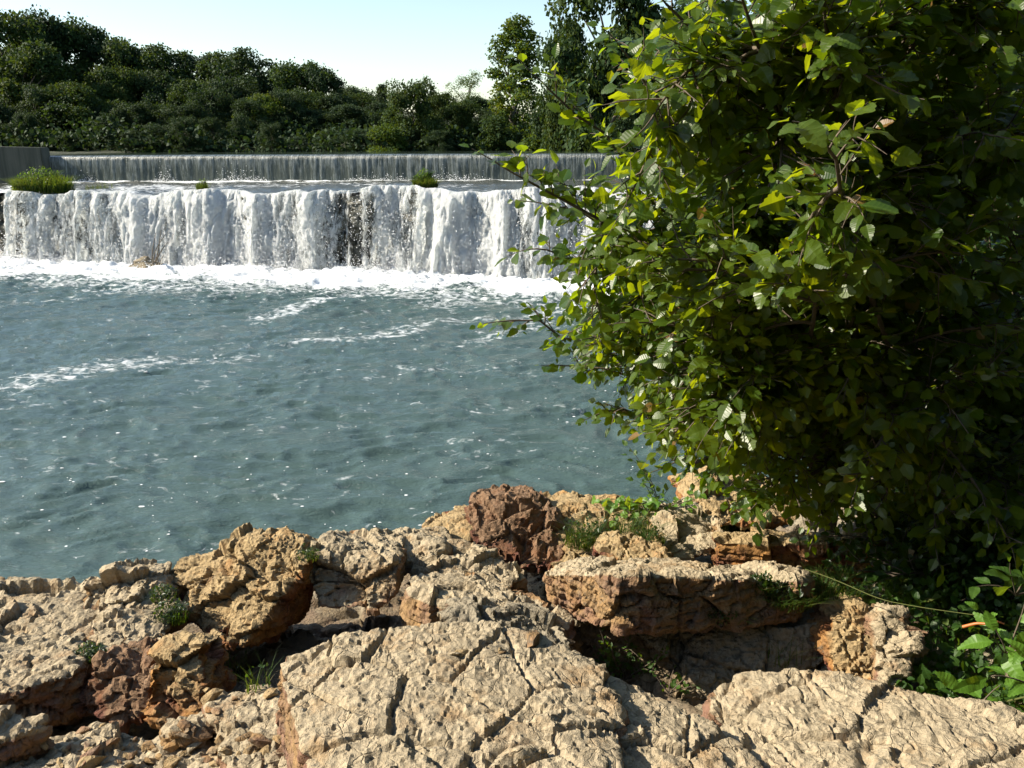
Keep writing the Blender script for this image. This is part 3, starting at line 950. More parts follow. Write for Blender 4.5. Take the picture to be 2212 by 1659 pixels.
# --- middle row
rock('limestone_boulder', 'big rusty red and yellow boulder left of centre at the water edge',
     [block([(345, 1243, 4.3), (395, 1215, 4.25), (445, 1193, 4.2), (500, 1168, 4.15), (560, 1162, 4.12), (630, 1182, 4.1), (658, 1215, 4.0), (650, 1290, 4.02), (615, 1365, 3.9), (520, 1395, 3.68), (425, 1372, 3.84), (380, 1305, 4.05)], 0.55, 0.15),
      block([(560, 1195, 4.05), (590, 1168, 4.1), (640, 1172, 4.15), (662, 1200, 4.1), (640, 1230, 4.0)], 0.3, 0.05)],
     0.0105, 83, 'rock_warm', sizes=(0.26, 0.11, 0.045), amps=(0.38, 0.42, 0.34), flat=1.2)
rock('limestone_boulder', 'cream topped boulder with a smooth brown front face in the middle of the bank',
     [block([(650, 1205, 4.1), (680, 1172, 4.2), (705, 1155, 4.3), (770, 1165, 4.35), (850, 1172, 4.3), (862, 1215, 4.05), (855, 1290, 3.95), (800, 1320, 3.9), (690, 1315, 3.92), (660, 1260, 4.0)], 0.5, 0.1)],
     0.012, 91, 'rock_pale', sizes=(0.3, 0.12, 0.05), amps=(0.28, 0.3, 0.26))
rock('limestone_rock', 'rounded cream rock leaning against the back of the brown faced boulder',
     [block([(815, 1180, 4.45), (850, 1162, 4.55), (900, 1162, 4.55), (945, 1182, 4.5), (955, 1215, 4.35), (900, 1245, 4.25), (840, 1240, 4.3)], 0.45, 0.1)],
     0.012, 95, 'rock_pale', sizes=(0.26, 0.11, 0.045), amps=(0.35, 0.32, 0.28))
rock('limestone_ledge', 'rough grey cream ledge running down right from the bank middle to the dark gap',
     [plate([(920, 1180), (1000, 1172), (1060, 1190), (1110, 1225), (1130, 1250), (1085, 1262), (1000, 1262), (930, 1240)], [2.98, 2.98, 2.97, 2.95, 2.93, 2.95, 2.98, 3.0], 0.5, 0.1),
      plate([(885, 1250), (960, 1235), (1090, 1252), (1165, 1290), (1230, 1335), (1225, 1360), (1120, 1335), (960, 1310), (890, 1290)], [3.03, 3.03, 3.0, 2.98, 2.96, 2.98, 3.04, 3.06, 3.05], 0.5, 0.06)],
     0.012, 103, 'rock_pale', sizes=(0.28, 0.11, 0.045), amps=(0.38, 0.38, 0.30), flat=1.8)
rock('limestone_rock', 'low pale humped rock just behind the top edge of the big slab',
     [block([(940, 1325, 3.5), (975, 1300, 3.6), (1030, 1297, 3.62), (1100, 1318, 3.58), (1180, 1350, 3.5), (1225, 1390, 3.4), (1230, 1430, 3.35), (1120, 1400, 3.35), (960, 1350, 3.4)], 0.3, 0.1)],
     0.011, 109, 'rock_grey', sizes=(0.24, 0.1, 0.04), amps=(0.32, 0.34, 0.28))

# --- right of centre
rock('limestone_block', 'long flat-topped limestone block with a bright yellow left end, right of centre',
     [[*plate([(1172, 1240), (1195, 1228), (1255, 1216), (1370, 1213), (1500, 1214), (1620, 1222), (1722, 1240), (1735, 1262), (1600, 1252), (1440, 1246), (1330, 1246), (1215, 1252)],
              [3.12, 3.12, 3.15, 3.18, 3.2, 3.2, 3.18, 3.2, 3.28, 3.32, 3.35, 3.15], 0.0)[:12],
       *[py(u, v, y) for u, v, y in [(1180, 1300, 3.92), (1225, 1346, 3.80), (1300, 1362, 3.62), (1335, 1362, 3.50), (1560, 1366, 3.58), (1710, 1335, 3.72)]],
       *[py(u, v, y) for u, v, y in [(1215, 1270, 4.5), (1500, 1260, 4.6), (1750, 1275, 4.4)]]]],
     0.010, 117, 'rock_pale', sizes=(0.34, 0.13, 0.045), amps=(0.22, 0.20, 0.18), flat=1.0)
rock('limestone_block', 'shaded lower block under the long flat-topped one',
     [[py(u, v, y) for u, v, y in [(1225, 1345, 3.9), (1330, 1335, 3.82), (1560, 1330, 3.8), (1760, 1310, 3.85), (1850, 1340, 3.75), (1870, 1480, 3.55), (1560, 1530, 3.5), (1480, 1480, 3.62), (1330, 1500, 3.75), (1235, 1420, 3.85)]]
      + [py(u, v, y) for u, v, y in [(1260, 1345, 4.6), (1800, 1330, 4.5), (1300, 1500, 4.5), (1850, 1500, 4.4)]]],
     0.012, 123, 'rock_grey', sizes=(0.3, 0.13, 0.05), amps=(0.5, 0.45, 0.3), flat=1.1)
rock('limestone_rock', 'upright pale yellow stone at the right end of the shaded wall, beside the weeds',
     [block([(1895, 1350, 3.45), (1915, 1315, 3.5), (1965, 1325, 3.5), (1985, 1370, 3.4), (1965, 1440, 3.3), (1945, 1500, 3.2), (1900, 1490, 3.25), (1890, 1420, 3.35)], 0.25, 0.05)],
     0.009, 129, 'rock_pale', sizes=(0.16, 0.07, 0.03), amps=(0.45, 0.42, 0.3))
rock('limestone_rock', 'brown rounded rock between the shaded block and the upright pale stone',
     [block([(1780, 1400, 3.5), (1800, 1345, 3.55), (1850, 1310, 3.6), (1890, 1320, 3.6), (1900, 1370, 3.5), (1890, 1470, 3.35), (1800, 1500, 3.35)], 0.4, 0.05)],
     0.011, 133, 'rock_warm', sizes=(0.2, 0.09, 0.04), amps=(0.4, 0.4, 0.3))
rock('limestone_boulder', 'dark red brown boulder standing highest against the water at the centre',
     [block([(1000, 1130, 5.0), (1003, 1100, 5.05), (1025, 1082, 5.1), (1070, 1073, 5.12), (1145, 1073, 5.12), (1180, 1090, 5.1), (1205, 1115, 5.05), (1215, 1180, 4.85), (1205, 1250, 4.65), (1120, 1235, 4.65), (1040, 1185, 4.75)], 0.6, 0.1)],
     0.013, 139, 'rock_red', sizes=(0.28, 0.12, 0.05), amps=(0.42, 0.42, 0.32))
rock('limestone_rock', 'smooth orange tan rock lying at the left foot of the dark red boulder',
     [block([(905, 1152, 5.0), (930, 1135, 5.05), (1000, 1115, 5.1), (1020, 1150, 4.9), (1010, 1185, 4.8), (950, 1178, 4.85)], 0.5, 0.1)],
     0.013, 143, 'rock_warm', sizes=(0.3, 0.12, 0.05), amps=(0.2, 0.2, 0.2))
rock('limestone_ledge', 'brown ledge sloping right from the dark red boulder, grass growing on it',
     [block([(1170, 1095, 5.3), (1215, 1095, 5.3), (1290, 1112, 5.25), (1400, 1118, 5.2), (1440, 1150, 5.0), (1430, 1200, 4.8), (1300, 1210, 4.7), (1200, 1240, 4.65), (1190, 1160, 4.9)], 0.9, 0.2)],
     0.014, 149, 'rock_warm', sizes=(0.3, 0.13, 0.05), amps=(0.4, 0.4, 0.3))
rock('limestone_rock', 'low orange tan rock resting behind the long flat-topped block',
     [block([(1285, 1215, 4.45), (1300, 1190, 4.55), (1360, 1172, 4.6), (1425, 1180, 4.6), (1455, 1212, 4.45), (1380, 1225, 4.4)], 0.35, 0.05)],
     0.011, 153, 'rock_warm', sizes=(0.22, 0.1, 0.04), amps=(0.35, 0.3, 0.26))
rock('limestone_rock', 'pale chipped rock with a flat grey facet beneath the alder branches',
     [block([(1415, 1135, 5.05), (1440, 1112, 5.15), (1500, 1108, 5.15), (1555, 1125, 5.1), (1560, 1165, 4.95), (1530, 1200, 4.8), (1470, 1212, 4.75), (1425, 1190, 4.85)], 0.5, 0.1)],
     0.012, 157, 'rock_pale', sizes=(0.26, 0.11, 0.045), amps=(0.45, 0.42, 0.3))
rock('limestone_ledge', 'dark sided shelf of rock under the alder, pale along its top edge',
     [plate([(1540, 1150), (1640, 1145), (1760, 1150), (1900, 1165), (1905, 1182), (1780, 1174), (1660, 1166), (1545, 1175)], 2.92, 0.75, 0.03)],
     0.014, 163, 'rock_warm', sizes=(0.3, 0.13, 0.05), amps=(0.3, 0.3, 0.25))
rock('limestone_ledge', 'pinkish sunlit rock bank behind the alder stem at the water edge',
     [block([(1470, 1075, 6.2), (1510, 1050, 6.3), (1560, 1040, 6.4), (1680, 1050, 6.4), (1760, 1085, 6.3), (1790, 1130, 6.0), (1700, 1150, 5.8), (1560, 1140, 5.8), (1490, 1110, 6.0)], 1.0, 0.2)],
     0.016, 167, 'rock_warm', sizes=(0.36, 0.15, 0.06), amps=(0.4, 0.4, 0.3))
rock('limestone_boulder', 'wet brown boulder in the foam below the falls with bare twigs caught on it',
     [block([(255, 585, 36.6), (275, 565, 37.0), (310, 552, 37.2), (345, 560, 37.2), (352, 578, 36.8), (320, 590, 36.2), (270, 592, 36.2)], 1.2, 0.4)],
     0.08, 173, 'rock_grey', sizes=(0.7, 0.3, 0.12), amps=(0.3, 0.3, 0.2), bev=0.1)
rock('limestone_boulder', 'low dark stone half drowned in foam left of the twiggy boulder',
     [block([(195, 575, 38.5), (210, 562, 38.8), (235, 560, 38.8), (245, 575, 38.5), (220, 585, 38.2)], 0.8, 0.3)],
     0.08, 177, 'rock_grey', sizes=(0.7, 0.3, 0.12), amps=(0.3, 0.3, 0.2), bev=0.1)

# --- the bank the rocks stand on
bx = np.arange(-4.8, 4.8, 0.024); by = np.arange(-0.4, 7.9, 0.024)
BX, BY = np.meshgrid(bx, by, indexing='ij')
Q = np.stack([BX.ravel(), BY.ravel(), BX.ravel() * 0], 1)
bz = ground_z(Q[:, 0], Q[:, 1])
P3 = np.stack([Q[:, 0], Q[:, 1], bz], 1)
d = chip(P3, np.tile([0, 0, 1.0], (len(P3), 1)), 201, sizes=(0.4, 0.14, 0.06), amps=(0.4, 0.4, 0.35), flat=1.0)
P3[:, 2] += d + 0.05 * fbm(Q * 1.4, 3, 203)
edge = np.minimum(sstep(-4.8, -4.4, P3[:, 0]), sstep(4.78, 4.4, P3[:, 0])) * sstep(7.88, 7.3, P3[:, 1])
P3[:, 2] -= (1 - edge) * 0.6
steep = 1 - np.clip(np.abs(np.gradient(bz.reshape(BX.shape), 0.024, axis=1)).ravel() * 0.8, 0, 1)
link('rocky_bank', mesh_np('rocky_bank', P3, grid_faces(len(bx), len(by)), M['rock_grey'], True, {'top': 0.55 * steep}))['kind'] = 'structure'

# --- loose stones on the rubble and in the hollows
stone_meshes = []
for k in range(10):
    r = np.random.default_rng(300 + k)
    pts = r.normal(size=(14, 3)); pts /= np.linalg.norm(pts, axis=1)[:, None]
    pts *= np.array([1.0, r.uniform(0.55, 0.9), r.uniform(0.28, 0.6)]) * r.uniform(0.75, 1.1, (14, 1))
    bm = bmesh.new()
    vs = [bm.verts.new(p) for p in pts]
    bmesh.ops.convex_hull(bm, input=vs)
    bmesh.ops.delete(bm, geom=[v for v in bm.verts if not v.link_faces], context='VERTS')
    me = bpy.data.meshes.new('loose_stone'); bm.to_mesh(me); bm.free()
    a = me.attributes.new('top', 'FLOAT', 'POINT'); a.data.foreach_set('value', np.full(len(me.vertices), r.choice([0.9, 0.8, 0.35]), np.float32))
    me.materials.append(M['rock_pale'] if k % 3 else M['rock_warm'])
    stone_meshes.append(me)
stone_spots = []
r = np.random.default_rng(77)
areas = [((330, 1585), (600, 1655), 3.24, 46), ((90, 1590), (330, 1655), 3.2, 36), ((430, 1480), (590, 1560), 3.0, 10), ((150, 1560), (420, 1590), 3.0, 12),
         ((1460, 1470), (1560, 1500), 3.0, 6), ((960, 1380), (1220, 1420), 3.1, 6)]
for (u0, v0), (u1, v1), z, n_ in areas:
    for _ in range(n_):
        stone_spots.append((r.uniform(u0, u1), r.uniform(v0, v1), z, r.uniform(0.012, 0.04) * (1.5 if r.random() < 0.15 else 1)))
bpy.context.view_layer.update()
dg = bpy.context.evaluated_depsgraph_get()


def drop_on(u, v):
    """where the sight line meets what has been built so far"""
    d_ = Vector(ray(u, v)); d_.normalize()
    hit, loc, nor, idx, ob, _ = scene.ray_cast(dg, Vector((0, 0, EYE)), d_)
    return (loc, nor) if hit else (None, None)


spots = []
for u, v, z, s in stone_spots:
    loc, nor = drop_on(u, v)
    if loc is not None and loc.y < 5 and nor.z > 0.2: spots.append((loc, nor, s))
for i, (loc, nor, s) in enumerate(spots):
    o = link('loose_stone', stone_meshes[i % 10])
    o.location = loc + nor * s * 0.15
    o.scale = (s, s, s)
    o.rotation_euler = (r.uniform(-0.4, 0.4), r.uniform(-0.4, 0.4), r.uniform(0, 6.3))
    tag(o, 'small loose limestone chip lying in the rubble between the near rocks', 'stone', 'loose chips in the rubble')

# ------------------------------------------------------------------ leaves
def leaf_template(n, width, tooth, fold, curl, wavy=0.0, heart=0.0):
    """toothed ovate leaf of length 1 along +Y, normal +Z; vertices, triangles, uv"""
    t = np.linspace(0, 1, n + 1)
    w = width * np.sin(np.pi * np.clip(t, 0, 1) ** 0.78) ** 0.85 * (1 - 0.15 * t)
    w[0] = 0.012; w[-1] = 0.004
    V, UV, F = [], [], []
    def zz(x, y): return fold * abs(x) - curl * y * y + wavy * math.sin(y * 11 + (3 if x > 0 else 0)) * abs(x)
    for k in range(n + 1):
        V.append((0, t[k], zz(0, t[k]))); UV.append((0, t[k]))
    sides = {}
    for s in (-1, 1):
        ids = []
        for k in range(n + 1):
            y = t[k] - heart * w[k] * (1 - t[k]); x = s * w[k]
            ids.append(len(V)); V.append((x, y, zz(x, y))); UV.append((x, t[k]))
            if k < n and tooth > 0:
                xm = s * (0.5 * (w[k] + w[k + 1]) + tooth); ym = 0.35 * t[k] + 0.65 * t[k + 1] + 0.03
                ids.append(len(V)); V.append((xm, ym, zz(xm, ym))); UV.append((xm, ym))
        sides[s] = ids
    for s in (-1, 1):
        ids = sides[s]; st = 2 if tooth > 0 else 1
        for k in range(n):
            a, b = k, k + 1
            e = ids[k * st:(k + 1) * st + 1]
            tri = [(a, e[0], e[1])] + ([(a, e[1], b), (b, e[1], e[2])] if st == 2 else [(a, e[1], b)])
            for q in tri: F.append(q if s < 0 else q[::-1])
    F = [f[::-1] for f in F]
    return np.array(V, float), np.array(F), np.array(UV, float)


LEAF_HI = [leaf_template(7, 0.34, 0.022, 0.22, 0.12, 0.10), leaf_template(7, 0.37, 0.020, 0.10, 0.22, 0.14), leaf_template(7, 0.32, 0.024, 0.34, 0.05, 0.05)]
LEAF_LO = [leaf_template(4, 0.34, 0.03, 0.22, 0.14), leaf_template(4, 0.38, 0.03, 0.12, 0.22)]
LEAF_BIG = leaf_template(9, 0.27, 0.014, 0.18, 0.28, 0.12)
LEAF_HEART = leaf_template(6, 0.46, 0.02, 0.16, 0.14, 0.10, 0.35)
LEAF_TINY = [leaf_template(3, 0.30, 0.0, 0.2, 0.2)]


def frames(dirs, normals):
    y = dirs / (np.linalg.norm(dirs, axis=1)[:, None] + 1e-9)
    z = normals - (normals * y).sum(1)[:, None] * y
    z /= np.linalg.norm(z, axis=1)[:, None] + 1e-9
    x = np.cross(y, z)
    return np.stack([x, y, z], 2)


def leaf_mass(name, templates, pos, dirs, normals, size, rnd, mat):
    Vs, Fs, Us, Rs = [], [], [], []
    off = 0
    which = RNG.integers(0, len(templates), len(pos))
    Mx = frames(dirs, normals)
    for k, (tv, tf, tu) in enumerate(templates):
        s = np.where(which == k)[0]
        if not len(s): continue
        v = np.einsum('nij,kj->nki', Mx[s], tv) * size[s][:, None, None] + pos[s][:, None, :]
        Vs.append(v.reshape(-1, 3))
        Fs.append((tf[None] + (np.arange(len(s)) * len(tv))[:, None, None]).reshape(-1, 3) + off)
        Us.append(np.tile(tu, (len(s), 1)))
        Rs.append(np.repeat(rnd[s], len(tv)))
        off += len(s) * len(tv)
    return mesh_np(name, np.concatenate(Vs), np.concatenate(Fs), mat, False, {'rnd': np.concatenate(Rs)}, np.concatenate(Us))


def unit(v): return v / (np.linalg.norm(v) + 1e-9)


def bez(a, b, c, d, n):
    t = np.linspace(0, 1, n)[:, None]
    return (1 - t) ** 3 * a + 3 * (1 - t) ** 2 * t * b + 3 * (1 - t) * t * t * c + t ** 3 * d


class Shoots:
    """grows side shoots and alternate leaves on limb curves"""
    def __init__(self, seed): self.r = np.random.default_rng(seed); self.wood = Bag(); self.L = []
    def leaf(self, p, along, up, size, hue):
        self.L.append((p, along, up, size, hue))
    def twig(self, a, d, length, rad, leaf_size, hue, spacing=0.045, droop=0.25, first=0.15):
        r = self.r
        n = max(4, int(length / 0.06))
        d = unit(d)
        bend = r.normal(size=3) * 0.25
        pts = [a]
        dd = d.copy()
        for _ in range(n):
            dd = unit(dd + bend / n + np.array([0, 0, -droop / n]) + r.normal(size=3) * 0.06)
            pts.append(pts[-1] + dd * length / n)
        pts = np.array(pts)
        v, f = tube(pts, np.linspace(rad, rad * 0.35, len(pts)), 4)
        self.wood.add(v, f)
        m = int(length * (1 - first) / spacing)
        for k in range(m + 1):
            s = first + (1 - first) * k / max(1, m)
            x = s * (len(pts) - 1)
            i = min(int(x), len(pts) - 2)
            p = pts[i] + (pts[i + 1] - pts[i]) * (x - i)
            tdir = unit(pts[i + 1] - pts[i])
            side = unit(np.cross(tdir, np.array([0, 0, 1.0])) + r.normal(size=3) * 0.15) * (1 if k % 2 else -1)
            if k == m: side = side * 0.2
            ld = unit(side * 0.85 + tdir * 0.65 + np.array([0, 0, -0.12]) + r.normal(size=3) * 0.22)
            up = np.array([0, 0, 0.85]) + r.normal(size=3) * 0.5 + np.array([-0.15, -0.35, 0])
            self.leaf(p + ld * 0.012, ld, up, leaf_size * (0.5 + 0.75 * r.random() ** 1.4) * (0.75 + 0.25 * math.sin(math.pi * min(1, s + 0.1))), hue)
        return pts
    def limb(self, pts, r0, r1, sub_n, sub_len, leaf_size, start=0.2, hue=0.5, droop=0.25, fork=2):
        r = self.r
        pts = np.asarray(pts)
        seg = np.linalg.norm(np.diff(pts, axis=0), axis=1)
        total = seg.sum()
        for k in range(sub_n):
            s = start + (1 - start) * (k + r.uniform(0.1, 0.9)) / sub_n
            x = s * (len(pts) - 1); i = min(int(x), len(pts) - 2)
            p = pts[i] + (pts[i + 1] - pts[i]) * (x - i)
            t = unit(pts[i + 1] - pts[i])
            q = r.normal(size=3); q -= (q @ t) * t; q = unit(q * np.array([1, 1, 0.7]))
            ln = sub_len * (1.1 - 0.65 * s) * r.uniform(0.6, 1.25)
            d = unit(t * r.uniform(0.5, 0.9) + q * r.uniform(0.7, 1.0) + np.array([0, 0, 0.15]))
            tw = self.twig(p, d, ln, 0.0045, leaf_size, hue + r.normal() * 0.06, droop=droop)
            for _ in range(fork):
                j = r.integers(1, max(2, len(tw) - 2))
                d2 = unit((tw[j + 1] - tw[j]) / 0.06 + r.normal(size=3) * 0.8)
                self.twig(tw[j], d2, ln * r.uniform(0.35, 0.6), 0.003, leaf_size * 0.92, hue + r.normal() * 0.08, droop=droop)
        self.twig(pts[-1], pts[-1] - pts[-2], 0.22, r1, leaf_size * 1.05, hue, droop=0.1, spacing=0.035)
    def arrays(self):
        P = np.array([l[0] for l in self.L]); D = np.array([l[1] for l in self.L]); U = np.array([l[2] for l in self.L])
        S = np.array([l[3] for l in self.L]); H = np.array([l[4] for l in self.L])
        return P, D, U, S, H


def hidden_rank(P, S):
    """how large each leaf shows in the photograph, discounting those with many leaves in front"""
    q = P - np.array([0, 0, EYE])
    dist = np.linalg.norm(q, axis=1)
    uu = np.round(q[:, 0] / q[:, 1] * 40).astype(int); vv = np.round(q[:, 2] / q[:, 1] * 40).astype(int)
    key = uu * 1000 + vv
    order = np.argsort(dist)
    seen = {}
    rank = np.zeros(len(P))
    for i in order:
        c = seen.get(key[i], 0); seen[key[i]] = c + 1
        rank[i] = S[i] / dist[i] * (0.55 ** max(0, c - 2))
    return rank


def leafy_thing(root, shoots, mat, n_parts, hi, lo, origin, hue_spread=0.22):
    """the leaves that show largest become parts of their own, the rest one part"""
    P, D, U, S, H = shoots.arrays()
    r = shoots.r
    rnd = np.clip(H + r.normal(size=len(P)) * hue_spread, 0, 0.78)
    rnd = np.where(r.random(len(P)) < 0.012, r.uniform(0.88, 1, len(P)), rnd)
    near = np.argsort(-hidden_rank(P, S))[:n_parts]
    mask = np.zeros(len(P), bool); mask[near] = True
    variants = []
    for k in range(18):
        tv, tf, tu = hi[k % len(hi)]
        w = tv.copy(); w[:, 2] += 0.05 * np.sin(tv[:, 1] * 4 + k) + 0.15 * (k % 3 - 1) * tv[:, 0] * tv[:, 1]
        hue = np.quantile(rnd[mask], (k + 0.5) / 18) if n_parts else 0.5
        variants.append((hue, mesh_np('leaf', w, tf, mat, False, {'rnd': np.full(len(w), hue)}, tu)))
    Mx = frames(D[near], U[near])
    for j, i in enumerate(near):
        h = int(np.argmin([abs(v[0] - rnd[i]) for v in variants]))
        o = link('leaf', variants[h][1], root)
        m = Matrix([[*(Mx[j][a] * S[i]), P[i][a] - origin[a]] for a in range(3)] + [[0, 0, 0, 1]])
        o.matrix_local = m
    if (~mask).any():
        f = link('foliage', leaf_mass('foliage', lo, P[~mask] - origin, D[~mask], U[~mask], S[~mask], rnd[~mask], mat), root)
        f['kind'] = 'stuff'
    v = np.concatenate(shoots.wood.v) - origin
    link('twigs', mesh_np('twigs', v, np.concatenate(shoots.wood.f), M['bark'], True), root)['kind'] = 'stuff'


# ------------------------------------------------------------------ the alder leaning over the pool
ob_ = np.array([2.12, 5.15, 2.55])
alder = empty('alder_tree', ob_, 'big glossy leaved alder leaning over the pool from the right bank, filling the right half', 'tree')
sh = Shoots(5)
fork1 = np.array([2.05, 4.9, 3.35]); fork2 = np.array([2.25, 4.7, 3.5])
v, f = tube(bez(ob_, ob_ + [0, 0, 0.3], fork1 - [0, 0, 0.2], fork1, 8), np.linspace(0.06, 0.045, 8), 8)
link('trunk', mesh_np('trunk', v - ob_, f, M['bark'], True), alder)
tips = [  # (u, v, distance), subs, sub length, hue, passes high?
    ((1105, 372, 4.1), 15, 0.42, 0.55, 0.35), ((1188, 195, 4.3), 14, 0.40, 0.55, 0.5), ((1362, 130, 3.9), 15, 0.42, 0.6, 0.6), ((1440, 10, 3.5), 13, 0.42, 0.6, 0.7),
    ((1180, 540, 4.6), 15, 0.42, 0.45, 0.15), ((1108, 692, 4.7), 15, 0.40, 0.35, 0.0), ((1248, 792, 4.7), 15, 0.42, 0.35, 0.0), ((1300, 892, 4.6), 14, 0.40, 0.4, -0.1),
    ((1455, 1000, 4.7), 12, 0.36, 0.4, -0.1), ((1200, 445, 4.5), 15, 0.42, 0.5, 0.25), ((1600, -60, 3.3), 15, 0.46, 0.55, 0.8), ((1780, -60, 3.1), 15, 0.46, 0.5, 0.8),
    ((1770, 300, 2.7), 13, 0.36, 0.75, 0.4), ((1690, 585, 3.1), 14, 0.38, 0.7, 0.2), ((1930, -80, 3.5), 15, 0.48, 0.4, 0.8), ((2080, -40, 3.9), 15, 0.48, 0.35, 0.7),
    ((2210, 110, 4.3), 14, 0.46, 0.4, 0.6), ((1590, 800, 3.6), 15, 0.40, 0.6, 0.1), ((1925, 900, 3.7), 12, 0.36, 0.5, 0.1), ((1830, 470, 3.0), 13, 0.38, 0.7, 0.3),
    ((2090, 260, 3.7), 14, 0.44, 0.45, 0.5), ((1690, 1075, 4.4), 13, 0.38, 0.4, -0.1), ((1850, 1090, 4.3), 14, 0.42, 0.35, 0.0), ((1500, 270, 3.9), 15, 0.44, 0.5, 0.5),
    ((1400, 430, 4.3), 15, 0.46, 0.45, 0.3), ((1470, 640, 4.3), 15, 0.44, 0.4, 0.2), ((2150, 560, 4.2), 14, 0.46, 0.35, 0.3), ((2220, 820, 4.3), 14, 0.46, 0.3, 0.2),
    ((2060, 1030, 4.3), 14, 0.42, 0.3, 0.0), ((2080, 700, 4.8), 14, 0.46, 0.3, 0.2), ((1960, 330, 4.7), 15, 0.48, 0.3, 0.4), ((1650, 330, 4.6), 15, 0.48, 0.35, 0.4),
    ((1560, 480, 4.9), 15, 0.46, 0.35, 0.3), ((1700, 800, 4.9), 15, 0.46, 0.35, 0.1), ((1520, 850, 4.9), 13, 0.4, 0.35, 0.0), ((1880, 650, 4.0), 15, 0.44, 0.4, 0.2),
    ((1740, 130, 4.0), 15, 0.46, 0.5, 0.6), ((1560, 120, 3.7), 14, 0.44, 0.6, 0.6), ((2000, 480, 3.8), 14, 0.42, 0.45, 0.3), ((1350, 600, 4.5), 14, 0.42, 0.4, 0.1), ((1380, 720, 4.7), 13, 0.40, 0.35, 0.05)]
mains = []
for k, (tip, sn, sl, hue, arch) in enumerate(tips):
    e = py(*tip)
    st = fork1 if k % 3 else fork2
    st = st + sh.r.normal(size=3) * 0.05
    mid1 = st + (e - st) * 0.30 + np.array([0, 0, 0.25 + 0.45 * max(0, arch)])
    mid2 = st + (e - st) * 0.72 + np.array([0, 0, 0.10 + 0.20 * arch])
    pts = bez(st, mid1, mid2, e, 14)
    pts[1:-1] += sh.r.normal(size=(12, 3)) * 0.018
    mains.append(pts)
    rr = np.linspace(0.021, 0.005, 14)
    v, f = tube(pts, rr, 6)
    link('branch', mesh_np('branch', v - ob_, f, M['bark'], True), alder)
    big = 0.108 if tip[2] < 4.2 else 0.098
    if 1000 < tip[1] or tip[1] > 650 and tip[0] < 1500: big = 0.078
    far_ = tip[0] < 1310
    sh.limb(pts, 0.02, 0.005, sn + (7 if far_ else 3), sl * (0.72 if far_ else 1), big, 0.35 if far_ else 0.22, hue, fork=3 if far_ else 2)
# side limbs filling the crown: each leaves the nearest main branch
outline = [(1490, -40), (1430, 130), (1460, 250), (1330, 225), (1340, 335), (1290, 385), (1345, 440), (1335, 540), (1390, 600), (1260, 680), (1310, 760), (1330, 800), (1420, 830), (1390, 890), (1500, 1000), (1640, 1080),
           (1800, 1170), (1960, 1200), (2330, 1200), (2330, -60)]


def inside(u, v, poly):
    c = False
    for i in range(len(poly)):
        (x1, y1), (x2, y2) = poly[i], poly[i - 1]
        if (y1 > v) != (y2 > v) and u < (x2 - x1) * (v - y1) / (y2 - y1) + x1: c = not c
    return c


allp = np.concatenate([m[4:12] for m in mains])
made = 0
while made < 215:
    u_, v_ = (sh.r.uniform(1150, 2330), sh.r.uniform(-50, 1200)) if made < 170 else (sh.r.uniform(1250, 1560), sh.r.uniform(540, 1010))
    if not inside(u_, v_, outline): continue
    dist = sh.r.uniform(3.2, 5.3) + (0.3 if v_ > 600 else 0)
    e = py(u_, v_, dist)
    st = allp[np.argmin(np.linalg.norm(allp - e, axis=1) + np.maximum(0, 0.45 - np.linalg.norm(allp - e, axis=1)) * 3)]
    ln = np.linalg.norm(e - st)
    pts = bez(st, st + (e - st) * 0.3 + [0, 0, 0.15 * ln], st + (e - st) * 0.7 + [0, 0, 0.12 * ln], e, 9)
    v, f = tube(pts, np.linspace(0.010, 0.004, 9), 5)
    sh.wood.add(v, f)
    hue = 0.30 + 0.35 * sstep(5.0, 3.4, dist) + 0.1 * sh.r.normal()
    sh.limb(pts, 0.01, 0.004, 12, 0.34, (0.106 if dist < 4.2 else 0.094) * (0.85 if v_ > 620 else 1), 0.1, hue)
    made += 1
print('ALDER LEAVES', len(sh.L))
# second stem from the ground into the fork
v, f = tube(bez(ob_ + [0.12, -0.05, 0], ob_ + [0.2, -0.1, 0.4], fork2 - [0, 0, 0.3], fork2, 8), np.linspace(0.05, 0.035, 8), 8)
link('trunk', mesh_np('trunk', v - ob_, f, M['bark'], True), alder)
leafy_thing(alder, sh, M['leaf'], 300, LEAF_HI, LEAF_LO, ob_)

# ------------------------------------------------------------------ darker shrubs behind and right of it
def shrub(name, label, base, tips_, seed, leaf_size, mat, subs, sub_len, hue=0.4, n_parts=60, group=None, cat='shrub', hi=LEAF_HI, lo=LEAF_LO, hs=0.22, fork=2):
    base = np.array(base, float)
    root = empty(name, base, label, cat, group)
    s = Shoots(seed)
    for k, (e, arch) in enumerate(tips_):
        e = np.array(e, float)
        st = base + s.r.normal(size=3) * np.array([0.06, 0.06, 0])
        pts = bez(st, st + (e - st) * 0.3 + [0, 0, 0.3 * arch], st + (e - st) * 0.7 + [0, 0, 0.22 * arch], e, 10)
        v, f = tube(pts, np.linspace(0.012, 0.003, 10) * (1 if arch else 0.5), 5)
        link('stem', mesh_np('stem', v - base, f, M['bark'], True), root)
        s.limb(pts, 0.012, 0.003, subs, sub_len, leaf_size, 0.2, hue, fork=fork)
    leafy_thing(root, s, mat, n_parts, hi, lo, base, hs)
    return root


